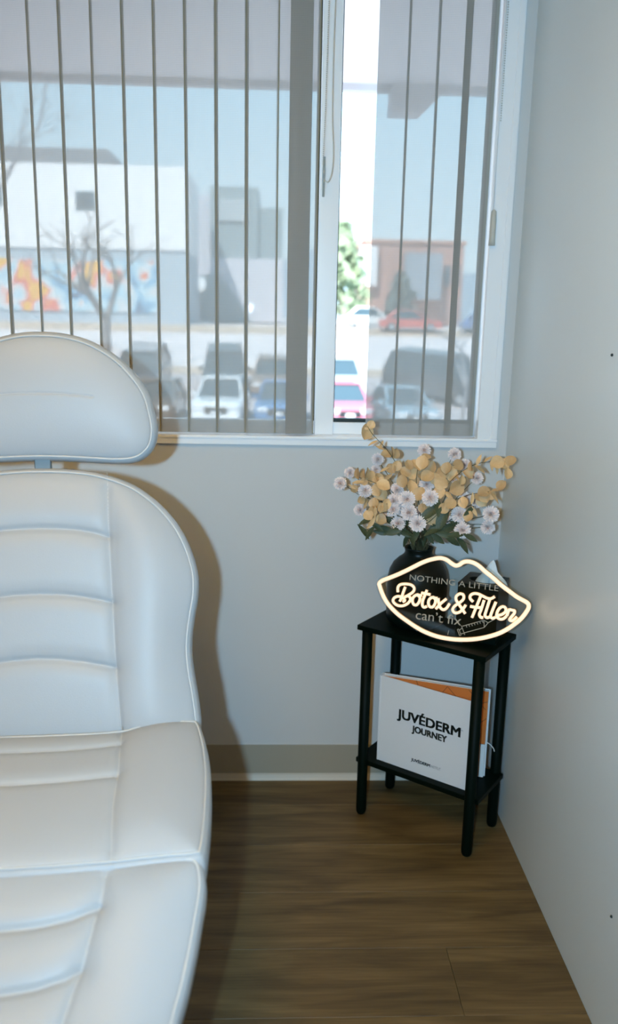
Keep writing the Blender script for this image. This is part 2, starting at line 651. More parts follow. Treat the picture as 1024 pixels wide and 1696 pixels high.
def cushion(name, p0, p1, half, seams, thick, dome, flip, groove, bolster=None, center=None, NA=420, NR=100, back_bow=0.0):
    """cushion lying on the plane through p0-p1 (chair-local y, z); half = right half outline (u, v)"""
    p0 = Vector((0, *p0))
    a = Vector((0, *p1)) - p0
    a.normalize()
    X = Vector((1, 0, 0))
    n = a.cross(X) if flip else X.cross(a)
    left = [(-u, v) for (u, v) in half[::-1] if u > 1e-4]
    ol = catmull([(u, v, 0) for u, v in half] + [(u, v, 0) for u, v in left], 14, closed=True)
    ol = resample(ol, NA)
    O = np.array([[p.x, p.y] for p in ol])
    T = np.roll(O, -1, 0) - np.roll(O, 1, 0)
    T /= np.linalg.norm(T, axis=1)[:, None]
    area = 0.5 * np.sum(O[:, 0] * np.roll(O[:, 1], -1) - np.roll(O[:, 0], -1) * O[:, 1])
    Nn = np.stack([T[:, 1], -T[:, 0]], 1) * (1 if area > 0 else -1)   # outward
    ins = 0.011
    c = np.array(center if center else (0, (O[:, 1].max() + O[:, 1].min()) / 2))
    Q = O - Nn * ins
    rings = []   # (2d, h)
    for inset, h in ((0.035, -thick), (0.012, -thick + 0.006), (0.002, -thick * 0.7), (0.0, -thick * 0.45), (0.0005, -thick * 0.22), (0.004, -0.006), (0.0085, -0.0005)):
        rings.append((O - Nn * inset, np.full(NA, h)))
    lam = [1 - (i / NR) ** 1.15 for i in range(NR)]
    sp = []
    for s in seams:
        d = densify(s)
        a_ = np.array([[p.x, p.y] for p in d])
        sp.append(np.concatenate([a_, a_ * [-1, 1]]) if a_[0, 0] > 0.001 and a_[-1, 0] > 0.001 else np.concatenate([a_ * [-1, 1], a_[::-1]]) if a_[-1, 0] < 0.001 else np.concatenate([(a_ * [-1, 1])[::-1], a_[1:]]))
    split_at = [len(x) // 2 if x[len(x) // 2 - 1][0] * x[len(x) // 2][0] < -1e-6 else 0 for x in sp]
    Qa, Qb = Q, np.roll(Q, -1, 0)
    Qd = Qb - Qa
    Ql = (Qd ** 2).sum(1)

    def height(P):
        w_ = P[:, None, :] - Qa[None]
        t_ = np.clip((w_ * Qd[None]).sum(2) / Ql[None], 0, 1)
        d = np.sqrt(((w_ - t_[:, :, None] * Qd[None]) ** 2).sum(2)).min(1)
        d2 = 0.5 * (np.mean(np.maximum(np.sqrt((w_ ** 2).sum(2)), 1e-4) ** -5.0, 1)) ** -0.2
        d2 = np.where(d < 1e-6, 0, d2)
        h = dome * (1 - np.exp(-(d2 / 0.045) ** 1.2)) * np.clip(d / 0.004, 0, 1) + 0.004 * (1 - np.exp(-d / 0.006))
        for i, S in enumerate(sp):
            ds = np.sqrt(((P[:, None, :] - S[None]) ** 2).sum(2)).min(1)
            g, gs, g2, gs2 = groove[i] if isinstance(groove[0], tuple) else groove
            fade = np.clip(d / 0.02, 0, 1)
            h -= fade * (g * np.exp(-(ds / gs) ** 2) + g2 * np.exp(-(ds / gs2) ** 2))
        if bolster:
            b0, b1, bh = bolster
            t = np.clip((np.abs(P[:, 0]) - b0) / (b1 - b0), 0, 1)
            h += bh * np.sin(t * pi) ** 1.0 * (1 - np.exp(-(d2 / 0.04) ** 2))
        return h
    for l in lam:
        P = c + (Q - c) * l
        rings.append((P, height(P)))
    vs_, fs = [], []
    for P, h in rings:
        for (uu, v_), hh in zip(P, h):
            vs_.append(p0 + X * float(uu) + a * float(v_) + n * float(hh))
    cen = len(vs_)
    vs_.append(p0 + X * float(c[0]) + a * float(c[1]) + n * float(height(np.array([c]))[0]))
    R_ = len(rings)
    ccw = (area > 0) != flip
    for i in range(R_ - 1):
        for k in range(NA):
            k2 = (k + 1) % NA
            q = (i * NA + k, i * NA + k2, (i + 1) * NA + k2, (i + 1) * NA + k)
            fs.append(q if ccw else q[::-1])
    for k in range(NA):
        q = ((R_ - 1) * NA + k, (R_ - 1) * NA + (k + 1) % NA, cen)
        fs.append(q if ccw else q[::-1])
    q = tuple(range(NA))
    fs.append(q[::-1] if ccw else q)
    o = MB().add(vs_, fs).build(name, M_leather, CH, smooth=True)
    # piping cord along the seam between the face and the side band
    pip = [p0 + X * float(x) + a * float(v_) + n * 0.0026 for x, v_ in Q]
    MB().tube(pip, 0.0021, 8, closed=True).build('piping', M_piping, o, smooth=True)
    # stitched seam threads lying in the grooves
    for i, S in enumerate(sp):
        for Ss in ((S[:split_at[i]], S[split_at[i]:]) if split_at[i] else (S,)):
            Ss = np.concatenate([Ss[:-1:4], Ss[-1:]])
            hs = height(Ss)
            pts = [p0 + X * float(x) + a * float(v_) + n * float(h + 0.0003) for (x, v_), h in zip(Ss, hs)]
            MB().tube(pts, 0.0006, 5).build('stitching', M_piping, o, smooth=True)
    return o


HEAD = [(0, 0.2672), (0.0505, 0.2632), (0.0989, 0.2493), (0.1474, 0.2217), (0.1839, 0.1874), (0.2144, 0.1429), (0.2288, 0.0929), (0.2322, 0.0615), (0.2257, 0.0299), (0.2068, 0.0072), (0.1818, -0.0042), (0.1445, -0.0068), (0.0953, -0.0043), (0.0463, -0.0019), (0, -0.0010)]
BACK = [(0, 0.5307), (0.0472, 0.5295), (0.0961, 0.5244), (0.1454, 0.5118), (0.1887, 0.4927), (0.226, 0.4659), (0.2571, 0.4354), (0.282, 0.4011), (0.3006, 0.3631), (0.3129, 0.3253), (0.3178, 0.294), (0.3165, 0.2567), (0.3102, 0.2197), (0.3053, 0.1829), (0.304, 0.1462), (0.3076, 0.1095), (0.3148, 0.0669), (0.3208, 0.0245), (0.3225, -0.005), (0.315, -0.04), (0.28, -0.065), (0.15, -0.075), (0, -0.077)]
SEAT = [(0, 0.022), (0.1083, 0.0206), (0.169, 0.0147), (0.1994, 0.0013), (0.2462, -0.0113), (0.2943, -0.0129), (0.321, -0.0025), (0.3348, 0.0601), (0.3421, 0.1297), (0.3446, 0.2025), (0.3437, 0.269), (0.341, 0.3301), (0.3374, 0.3700), (0.3310, 0.386), (0.31, 0.390), (0.2779, 0.3916), (0.2316, 0.3950), (0.1882, 0.3990), (0.0873, 0.4029), (0, 0.404)]
LEG = [(0, -0.012), (0.19, -0.014), (0.30, -0.018), (0.328, -0.008), (0.3365, 0.02), (0.3362, 0.05), (0.3305, 0.0847), (0.3221, 0.1334), (0.3116, 0.1811), (0.2999, 0.2231), (0.288, 0.28), (0.278, 0.35), (0.268, 0.41), (0.24, 0.45), (0.15, 0.467), (0, 0.47)]
SM = (0.0055, 0.006, 0.006, 0.02)
SV = (0.0035, 0.0045, 0.004, 0.014)
cushion('headrest', (0.188, 1.15), (0.232, 1.42), HEAD, [[(0, 0.1376), (0.0364, 0.1373), (0.07, 0.1350), (0.1033, 0.1318)]], 0.075, 0.024, False, (0.0012, 0.003, 0.0, 0.02))
cushion('backrest', (0.0, 0.64), (0.182, 1.145), BACK,
        [[(0.1306, 0.5181), (0.1368, 0.3834), (0.1453, 0.2472), (0.1537, 0.1194), (0.1656, -0.0123)],
         [(0, 0.4012), (0.035, 0.4005), (0.0734, 0.3976), (0.105, 0.392), (0.1343, 0.3834)], [(0, 0.2685), (0.0495, 0.2665), (0.0873, 0.2616), (0.117, 0.256), (0.1453, 0.2484)], [(0, 0.1405), (0.0477, 0.1375), (0.089, 0.1318), (0.12, 0.126), (0.1525, 0.1183)]],
        0.085, 0.022, False, [SV, SM, SM, SM], bolster=(0.15, 0.315, 0.014))
cushion('seat', (-0.015, 0.652), (-0.40, 0.615), SEAT,
        [[(0.1682, 0.012), (0.1785, 0.1742), (0.1799, 0.2738), (0.1896, 0.3985)], [(0, 0.1005), (0.0634, 0.099), (0.1398, 0.0921), (0.1721, 0.0804)], [(0, 0.2035), (0.0801, 0.199), (0.13, 0.194), (0.1755, 0.1863)]],
        0.085, 0.020, True, [SV, (0.004, 0.006, 0.004, 0.016), (0.004, 0.006, 0.004, 0.016)], bolster=(0.16, 0.34, 0.010))
cushion('leg_rest', (-0.40, 0.605), (-0.80, 0.36), LEG,
        [[(0.1846, -0.0016), (0.1808, 0.039), (0.174, 0.0827), (0.1624, 0.1404), (0.144, 0.2132), (0.11, 0.32), (0.07, 0.40), (0, 0.425)],
         [(0, 0.0915), (0.0359, 0.0903), (0.0873, 0.0881), (0.1384, 0.079), (0.1775, 0.0629)], [(0, 0.179), (0.0508, 0.1767), (0.0993, 0.172), (0.1394, 0.1613), (0.1583, 0.1498)], [(0, 0.268), (0.06, 0.264), (0.1, 0.256), (0.133, 0.245)]],
        0.085, 0.020, True, [SV, SM, SM, SM], bolster=(0.17, 0.34, 0.008))
post = MB()
for s_ in (-0.004,):
    post.box(-0.0165 + s_, 0.0165 + s_, 0.196, 0.212, 1.06, 1.22)
post.build('headrest_post', M_metal, CH, bevel=0.002)
# under-frame, column and foot
box('seat_frame', (-0.25, 0.25, -0.38, -0.02, 0.49, 0.54), M_cream, CH, bevel=0.006)
box('pedestal', (-0.17, 0.17, -0.30, -0.02, 0.06, 0.492), M_cream, CH, bevel=0.02)
box('base_plate', (-0.25, 0.21, -0.38, 0.12, 0.0, 0.062), M_cream, CH, bevel=0.015)
box('back_frame', (-0.2, 0.2, 0.0, 0.03, -0.04, 0.40), M_cream, CH, bevel=0.006, M=Matrix.Translation((0, 0.085, 0.66)) @ Matrix.Rotation(radians(-19.8), 4, 'X'))
MB().tube([(0.235, -0.33, 0.505), (0.30, -0.345, 0.50), (0.322, -0.35, 0.495)], [0.006, 0.006, 0.010], 10).build('recline_lever', M_cream, CH, smooth=True)

# ------------------------------------------------------------------ side table
TA = -0.6488
TM = RZ(TA, (0.4617, 2.2347, 0))
tb = tag(empty('side_table', TM), 'small black two-tier side table standing in the corner', 'side table')
TL, TW, TZ = 0.392, 0.212, 0.600
box('tabletop', (-TL / 2, TL / 2, -TW / 2, TW / 2, TZ - 0.015, TZ), M_black, tb, bevel=0.0015)
box('shelf', (-TL / 2, TL / 2, -0.0875, 0.0875, 0.163, 0.178), M_black, tb, bevel=0.0015)
legm = MB().lathe([(0.006, 0.0), (0.0120, 0.003), (0.0148, 0.010), (0.0152, 0.02), (0.0152, TZ - 0.0155)], 16)
for i in (-1, 1):
    for j in (-1, 1):
        if (i, j) == (-1, -1):
            lg0 = legm.build('leg', M_black, tb, smooth=True)
            lg = lg0
        else:
            lg = link('leg', lg0.data, tb)
        lg.location = (i * 0.172, j * 0.0874, 0.0)

# ------------------------------------------------------------------ text helper


def text_mesh(body, size, align='LEFT', offset=0.0, extrude=0.0003, shear=0.0, width=None, spacing=1.0):
    cu = bpy.data.curves.new('txt', 'FONT')
    cu.body = body
    cu.size = size
    cu.align_x = align
    cu.offset = offset
    cu.extrude = extrude
    cu.shear = shear
    cu.space_character = spacing
    cu.resolution_u = 4
    o = bpy.data.objects.new('txt', cu)
    COL.objects.link(o)
    dg = bpy.context.evaluated_depsgraph_get()
    me = bpy.data.meshes.new_from_object(o.evaluated_get(dg))
    bpy.data.objects.remove(o)
    bpy.data.curves.remove(cu)
    xs = [v.co.x for v in me.vertices]
    if width:
        k = width / (max(xs) - min(xs))
        x0 = min(xs)
        for v in me.vertices:
            v.co.x = (v.co.x - x0) * k
    return me


# ------------------------------------------------------------------ large white book on the shelf
M_bookw = mat('book_cover_white', (0.74, 0.76, 0.78), 0.35)
M_page = mat('book_page_edge', (0.78, 0.78, 0.76), 0.7)
M_ink = mat('book_ink', (0.012, 0.018, 0.014), 0.5)
M_inkg = mat('book_ink_grey', (0.30, 0.33, 0.35), 0.5)
M_orange = mat('book_orange', (0.60, 0.155, 0.025), 0.45, noise=(9, 0.25, (0.66, 0.20, 0.04)))
M_oline = mat('book_orange_line', (0.16, 0.06, 0.02), 0.5)
BK = empty('book', TM @ Matrix.Translation((-0.1385, -0.060, 0.1782)))
tag(BK, 'large white hardcover book standing ajar on the lower shelf, orange inside', 'book')
BH, BC = 0.268, 0.292
cov = box('front_cover', (0.004, BC, -0.002, 0.001, 0.0, BH), M_bookw, BK, bevel=0.0007)
box('spine', (-0.001, 0.0045, -0.003, 0.019, 0.0, BH), M_bookw, BK, bevel=0.001)
BB = Matrix.Translation((0.002, 0.006, 0)) @ Matrix.Rotation(radians(16.0), 4, 'Z')
blk = box('page_block', (0.0, 0.306, 0.0, 0.010, 0.002, BH - 0.002), M_page, BK, M=BB)
box('orange_page', (0.002, 0.3055, -0.0012, 0.0, 0.002, BH - 0.003), M_orange, BK, M=BB)
box('back_cover', (0.0, 0.310, 0.010, 0.0128, 0.0, BH), M_bookw, BK, M=BB, bevel=0.0007)
for (a, b) in (((0.10, 0.266), (0.13, 0.20)), ((0.15, 0.20), (0.19, 0.262)), ((0.19, 0.262), (0.27, 0.18)), ((0.22, 0.20), (0.305, 0.235)), ((0.25, 0.262), (0.30, 0.21)), ((0.28, 0.16), (0.305, 0.185)), ((0.24, 0.10), (0.305, 0.105))):
    d = Vector((b[0] - a[0], 0, b[1] - a[1])).normalized()
    nn = Vector((-d.z, 0, d.x)) * 0.0008
    A, B = Vector((a[0], -0.0015, a[1])), Vector((b[0], -0.0015, b[1]))
    MB().add([A - nn, B - nn, B + nn, A + nn], [(0, 1, 2, 3)]).build('page_line', M_oline, BK, M=BB)
# white page above the orange one leaves a thin pale rim at the top edge; printed band at the side
box('page_band', (0.292, 0.3056, -0.0014, -0.0004, 0.002, 0.105), M_page, BK, M=BB)
# elastic / ribbon loop hanging out at the right edge
rb = catmull([(0.309, 0.008, 0.107), (0.319, 0.012, 0.100), (0.329, 0.014, 0.088), (0.331, 0.014, 0.080)], 5)
MB().tube(rb, 0.0014, 6).build('ribbon', M_bookw, BK, smooth=True, M=BB)
RXT = Matrix.Rotation(radians(90), 4, 'X')


def cover_text(name, body, x, z, width, size, offset, m, spacing=1.0):
    me = text_mesh(body, size, width=width, spacing=spacing)
    if offset:       # heavier weight: the glyphs repeated with tiny shifts
        bm = bmesh.new()
        for dx in (-offset, -offset * 0.5, 0, offset * 0.5, offset):
            for dy in (-offset * 0.6, 0, offset * 0.6):
                k = len(bm.verts)
                bm.from_mesh(me)
                bm.verts.ensure_lookup_table()
                bmesh.ops.translate(bm, vec=(dx, dy, 0), verts=bm.verts[k:])
        bm.to_mesh(me)
        bm.free()
    me.materials.append(m)
    o = link(name, me, cov, Matrix.Translation((x, -0.00225, z)) @ RXT)
    return o


cover_text('title', 'JUV\u00c9DERM', 0.062, 0.1535, 0.196, 0.0395, 0.0015, M_ink)
cover_text('trademark', 'TM', 0.260, 0.173, 0.006, 0.005, 0.0, M_inkg)
cover_text('subtitle', 'JOURNEY', 0.111, 0.1245, 0.108, 0.0275, 0.0011, M_ink)
cover_text('imprint', 'JUV\u00c9DERM', 0.113, 0.0335, 0.060, 0.0125, 0.00045, M_ink)
cover_text('imprint', 'INSTITUT', 0.176, 0.0335, 0.030, 0.0115, 0.0, M_inkg)

# ------------------------------------------------------------------ vase
def TP(x, y, z):
    return TM @ Vector((x, y, z))


VC = TP(-0.074, 0.014, TZ)
M_vase = mat('matte_black_ceramic', (0.0015, 0.006, 0.004), 0.38, spec=0.25)
vz = empty('vase', Matrix.Translation(VC))
tag(vz, 'round-shouldered black ceramic vase at the left of the side table', 'vase')
vp = [(0.050, 0.0005), (0.068, 0.001), (0.079, 0.008), (0.084, 0.022), (0.0855, 0.05), (0.0855, 0.11), (0.0845, 0.135), (0.080, 0.158), (0.070, 0.178), (0.057, 0.191), (0.046, 0.199), (0.040, 0.206), (0.0385, 0.214), (0.041, 0.222), (0.0415, 0.2245), (0.039, 0.2255), (0.0355, 0.222), (0.034, 0.212), (0.036, 0.202), (0.055, 0.182), (0.078, 0.14), (0.08, 0.03), (0.0, 0.012)]
MB().lathe(vp, 56, cap=False).build('vase_body', M_vase, vz, smooth=True)
# small pale leaf mark on the shoulder, facing the room
mk = MB()
dv = (Vector((-0.12, -1, 0))).normalized()
sv = Vector((0, 0, 1)).cross(dv).normalized()
for a in (-40, 0, 40):
    a_ = radians(a + 90)
    c0 = dv * 0.0815 + Vector((0, 0, 0.152)) + sv * 0.006
    up_ = (Vector((0, 0, 1)) - dv * 0.35).normalized()
    t = sv * cos(a_) + up_ * sin(a_)
    s2 = sv * sin(a_) - up_ * cos(a_)
    mk.add([c0, c0 + t * 0.006 + s2 * 0.0016, c0 + t * 0.011, c0 + t * 0.006 - s2 * 0.0016], [(0, 1, 2, 3)])
mk.build('leaf_mark', mat('leaf_mark_grey', (0.12, 0.13, 0.12), 0.6), vz)

# ------------------------------------------------------------------ tissue box
M_box = mat('black_tissue_cover', (0.0015, 0.006, 0.004), 0.3, spec=0.25)
tx = empty('tissue_box', TM @ Matrix.Translation((0.118, 0.036, TZ)) @ Matrix.Rotation(radians(8), 4, 'Z'))
tag(tx, 'tall black cube tissue box cover behind the glowing sign', 'tissue box')
bw, bh = 0.056, 0.160
bx_ = MB()
ring_o = [(-bw, -bw), (bw, -bw), (bw, bw), (-bw, bw)]
for (x0, x1, y0, y1) in ((-bw, bw, -bw, -bw + 0.005), (-bw, bw, bw - 0.005, bw), (-bw, -bw + 0.005, -bw + 0.005, bw - 0.005), (bw - 0.005, bw, -bw + 0.005, bw - 0.005)):
    bx_.box(x0, x1, y0, y1, 0, bh - 0.004)
bx_.build('cover_walls', M_box, tx)
# top with an oval opening
NT = 40
tv, tf = [], []
for k in range(NT):
    a = 2 * pi * k / NT
    ca, sa = cos(a), sin(a)
    s = bw / max(abs(ca), abs(sa))
    for z in (bh - 0.004, bh):
        tv.append((ca * s, sa * s, z))
        tv.append((ca * 0.042, sa * 0.026, z))
for k in range(NT):
    a, b = 4 * k, 4 * ((k + 1) % NT)
    tf += [(a + 2, b + 2, b + 3, a + 3), (a, a + 1, b + 1, b), (a, b, b + 2, a + 2), (a + 1, a + 3, b + 3, b + 1)]
MB().add(tv, tf).build('cover_top', M_box, tx)
box('tissue_stack', (-bw + 0.006, bw - 0.006, -bw + 0.006, bw - 0.006, 0.0, 0.135), mat('tissue_stack_paper', (0.7, 0.72, 0.72), 0.9), tx)
# the tissue pulled up through the opening
ts = empty('tissue', tx.matrix_basis @ Matrix.Translation((0.012, 0.0, 0.13)))
tag(ts, 'white paper tissue pulled up from the black tissue box', 'tissue')
NU, NV = 28, 16
tv, tf = [], []
for j in range(NV + 1):
    t = j / NV
    for i in range(NU):
        a = 2 * pi * i / NU
        fold = 1 + 0.38 * sin(3 * a + 1.0 + 1.2 * t) + 0.16 * sin(7 * a + 2 * t)
        r = 0.028 * (1 - t) ** 0.75 * (0.85 + 0.5 * sin(pi * min(t * 1.6, 1))) * fold + 0.0008
        lean = 0.010 * t * t
        tv.append((r * cos(a) * 1.15 + lean, r * sin(a) * 0.7, 0.002 + 0.088 * t + 0.006 * sin(2 * a) * t * (1 - t)))
for j in range(NV):
    for i in range(NU):
        i2 = (i + 1) % NU
        tf.append((j * NU + i, j * NU + i2, (j + 1) * NU + i2, (j + 1) * NU + i))
MB().add(tv, tf).build('tissue_sheet', mat('tissue_paper', (0.75, 0.8, 0.82), 0.9), ts, smooth=True)

# ------------------------------------------------------------------ neon sign
SY, SLN = radians(-23), radians(10)
e2 = Vector((cos(SY), sin(SY), 0))
g2 = Vector((-sin(SY), cos(SY), 0))
ns = -g2 * cos(SLN) + Vector((0, 0, 1)) * sin(SLN)
us = Vector((0, 0, 1)) * cos(SLN) + g2 * sin(SLN)
SB = Vector((0.4801, 2.1358, 0.602))
SMt = Matrix(((e2.x, us.x, ns.x, SB.x), (e2.y, us.y, ns.y, SB.y), (e2.z, us.z, ns.z, SB.z), (0, 0, 0, 1)))
SG = empty('neon_sign', SMt)
tag(SG, 'lip-shaped clear acrylic neon sign glowing warm white on the side table', 'sign')
LIPS = [(-0.2067, 0.1287), (-0.2081, 0.1348), (-0.198, 0.1441), (-0.1805, 0.153), (-0.1588, 0.1646), (-0.1374, 0.1774), (-0.1162, 0.191), (-0.0952, 0.2045), (-0.0741, 0.2153), (-0.0528, 0.2226), (-0.0398, 0.2242), (-0.0265, 0.221), (-0.0127, 0.213), (-0.0015, 0.2087), (0.0089, 0.2126), (0.0168, 0.2196), (0.0293, 0.2236), (0.0443, 0.222), (0.0598, 0.2153), (0.0779, 0.2025), (0.1002, 0.1881), (0.1226, 0.1718), (0.1446, 0.1585), (0.1664, 0.1457), (0.1877, 0.1371), (0.1964, 0.1315), (0.1981, 0.1225), (0.1942, 0.1114), (0.1837, 0.093), (0.1689, 0.076), (0.1499, 0.0583), (0.1265, 0.0421), (0.0943, 0.0274), (0.0613, 0.0172), (0.0275, 0.0112), (-0.0026, 0.0093), (-0.0334, 0.0108), (-0.0648, 0.0172), (-0.0924, 0.0272), (-0.1205, 0.0409), (-0.1491, 0.0569), (-0.1735, 0.0758), (-0.1889, 0.0939), (-0.1997, 0.1126)]
STROKES = {'B1': [(-0.1338, 0.1341), (-0.1383, 0.1178), (-0.1419, 0.1015), (-0.146, 0.0921)], 'B2': [(-0.1533, 0.1168), (-0.1545, 0.1295), (-0.1482, 0.1382), (-0.1335, 0.142), (-0.1175, 0.1411), (-0.1088, 0.1334), (-0.1118, 0.1222), (-0.1247, 0.1113), (-0.1332, 0.1056), (-0.1236, 0.1099), (-0.1164, 0.103), (-0.1219, 0.0904), (-0.136, 0.081), (-0.152, 0.0804), (-0.1639, 0.0887), (-0.1628, 0.0987), (-0.1523, 0.1051), (-0.1401, 0.1037), (-0.1318, 0.0969), (-0.137, 0.0919)], 'o1': [(-0.0994, 0.117), (-0.1086, 0.1089), (-0.1106, 0.0978), (-0.1058, 0.0887), (-0.0978, 0.0888), (-0.0918, 0.0984), (-0.0909, 0.1103), (-0.0994, 0.117), (-0.0914, 0.1157), (-0.0856, 0.1173)], 't1': [(-0.0733, 0.1331), (-0.0778, 0.1179), (-0.0822, 0.1017), (-0.0821, 0.0899), (-0.0767, 0.0848), (-0.0692, 0.0888)], 't2': [(-0.0881, 0.1234), (-0.0624, 0.1215)], 'o2': [(-0.056, 0.1159), (-0.0642, 0.109), (-0.0661, 0.098), (-0.0618, 0.0892), (-0.0535, 0.089), (-0.0481, 0.0985), (-0.0477, 0.1102), (-0.056, 0.1159), (-0.048, 0.1141), (-0.0422, 0.1148)], 'x1': [(-0.0403, 0.1151), (-0.0383, 0.1037), (-0.0344, 0.0926), (-0.0256, 0.0856), (-0.0163, 0.0902), (-0.0084, 0.1049)], 'x2': [(-0.0181, 0.1161), (-0.0296, 0.1045), (-0.0374, 0.0941), (-0.0444, 0.085)], 'a1': [(0.0359, 0.0828), (0.0214, 0.1003), (0.0093, 0.1148), (0.0074, 0.1258), (0.0161, 0.1343), (0.0261, 0.1326), (0.0272, 0.1215), (0.0183, 0.1108), (0.0055, 0.0995), (0.0013, 0.0889), (0.008, 0.0815), (0.0198, 0.0849), (0.0291, 0.0958), (0.035, 0.107)], 'F1': [(0.0538, 0.1175), (0.0452, 0.1252), (0.0452, 0.134), (0.0533, 0.1398), (0.0643, 0.1405), (0.0756, 0.1372), (0.0885, 0.1325), (0.0994, 0.1324), (0.1088, 0.1392)], 'F2': [(0.0734, 0.1401), (0.0665, 0.1161), (0.0546, 0.0752)], 'F3': [(0.0471, 0.1046), (0.0614, 0.1039), (0.0786, 0.105)], 'i1': [(0.0821, 0.1261), (0.0767, 0.0999), (0.0732, 0.0867), (0.0778, 0.079), (0.0841, 0.0794)], 'l1': [(0.0966, 0.1289), (0.0901, 0.0986), (0.0882, 0.0856), (0.0941, 0.0805), (0.1009, 0.0834)], 'l2': [(0.1132, 0.1256), (0.1056, 0.0992), (0.103, 0.0853), (0.1089, 0.0809), (0.1155, 0.0847)], 'e1': [(0.1219, 0.0903), (0.1323, 0.095), (0.1407, 0.104), (0.1391, 0.1133), (0.1319, 0.1155), (0.124, 0.1096), (0.1189, 0.0978), (0.1192, 0.0868), (0.1274, 0.0816), (0.1365, 0.0837), (0.1441, 0.0919)], 'r1': [(0.1499, 0.1124), (0.1471, 0.1018), (0.1451, 0.0928)], 'r2': [(0.15, 0.1109), (0.1563, 0.1094), (0.1632, 0.1088), (0.1631, 0.1017), (0.1565, 0.0913), (0.1526, 0.0833), (0.1589, 0.0814), (0.1653, 0.087), (0.1707, 0.0941)]}
SYR = {'barrel_top': [(0.0306, 0.0474), (0.0859, 0.0718)], 'barrel_bot': [(0.0365, 0.03), (0.0885, 0.0524)], 'cap': [(0.0275, 0.0487), (0.0392, 0.0247)], 'tip1': [(0.0859, 0.0718), (0.0885, 0.0524)], 'tip2': [(0.0859, 0.0718), (0.0975, 0.0665)], 'tip3': [(0.0885, 0.0524), (0.0975, 0.0665)], 'needle': [(0.0975, 0.0665), (0.1146, 0.0793)], 'pl0': [(0.0176, 0.0366), (0.0215, 0.0385)], 'pl1': [(0.0176, 0.0366), (0.0254, 0.0207)], 'pl2': [(0.0215, 0.0385), (0.0293, 0.0227)], 'pl3': [(0.0254, 0.0207), (0.0293, 0.0227)], 'rod1': [(0.0232, 0.035), (0.030, 0.0425)], 'rod2': [(0.0275, 0.0262), (0.037, 0.029)], 'tail': [(-0.0047, 0.0313), (-0.0069, 0.0179)], 'tick0': [(0.0401, 0.0514), (0.0428, 0.0457)], 'tick1': [(0.0471, 0.0545), (0.0498, 0.0488)], 'tick2': [(0.0541, 0.0576), (0.0567, 0.052)], 'tick3': [(0.061, 0.0608), (0.0637, 0.0551)], 'tick4': [(0.068, 0.0639), (0.0706, 0.0582)], 'tick5': [(0.0749, 0.067), (0.0776, 0.0613)], 'tick6': [(0.0818, 0.0701), (0.0845, 0.0644)]}
M_neon = mat('neon_tube_silicone', (0.8, 0.66, 0.5), 0.5, emit=((1.0, 0.70, 0.44), 0.86))
M_print = mat('sign_print', (0.42, 0.36, 0.27), 0.6)
M_side = mat('neon_tube_side', (0.55, 0.36, 0.20), 0.5)
lip = resample(catmull([(x, y_, 0) for x, y_ in LIPS], 6, closed=True), 260)
# acrylic plate: outline grown outwards
po = []
cg = Vector((0, 0.115, 0))
for i, p in enumerate(lip):
    t = (lip[(i + 1) % len(lip)] - lip[i - 1]).normalized()
    nrm = Vector((-t.y, t.x, 0))
    if nrm.dot(p - cg) < 0:
        nrm = -nrm
    q = p + nrm * 0.0125
    po.append(Vector((q.x, max(q.y, -0.001), 0)))
# smooth the outward outline a little so that the dip stays shallow
for _ in range(6):
    po = [(po[i - 1] + po[i] * 2 + po[(i + 1) % len(po)]) / 4 for i in range(len(po))]
npo = len(po)
plv = [(p.x, p.y, -0.0045) for p in po] + [(p.x, p.y, 0.0) for p in po]
plate = MB().add(plv, [tuple(range(npo))[::-1], tuple(range(npo, 2 * npo))] + [(i, (i + 1) % npo, npo + (i + 1) % npo, npo + i) for i in range(npo)])
plate.build('acrylic_plate', M_acrylic, SG)


def neon(name, pts, parent, closed=False, r=0.0042, base=True, rs=0.0052):
    z = 0.0075
    P = [(p.x, p.y, z) for p in pts]
    o = MB().tube(P, r, 10, closed=closed).build(name, M_neon, parent, smooth=True)
    if base:
        MB().tube([(p.x, p.y, 0.0035) for p in pts], rs, 8, closed=closed).build('tube_channel', M_side, o, smooth=True)
    return o


neon('lip_outline_tube', lip, SG, closed=True, r=0.0056, rs=0.0064)
LET = {'letter': ['B1', 'B2'], 'letter.1': ['o1'], 'letter.2': ['t1', 't2'], 'letter.3': ['o2'], 'letter.4': ['x1', 'x2'], 'letter.5': ['a1'], 'letter.6': ['F1', 'F2', 'F3'], 'letter.7': ['i1'], 'letter.8': ['l1'], 'letter.9': ['l2'], 'letter.10': ['e1'], 'letter.11': ['r1', 'r2']}
for k, ss in LET.items():
    m = MB()
    mc = MB()
    for s in ss:
        pts = catmull([(x, y_, 0) for x, y_ in STROKES[s]], 7)
        m.tube([(p.x, p.y, 0.0075) for p in pts], 0.0037, 10)
        mc.tube([(p.x, p.y, 0.0032) for p in pts], 0.0044, 8)
    o = m.build('neon_letter', M_neon, SG, smooth=True)
    mc.build('tube_channel', M_side, o, smooth=True)


def sign_text(name, body, x, yb, width, size):
    me = text_mesh(body, size, offset=-0.0001, width=width)
    me.materials.append(M_print)
    return link(name, me, SG, Matrix.Translation((x, yb, 0.0006)))


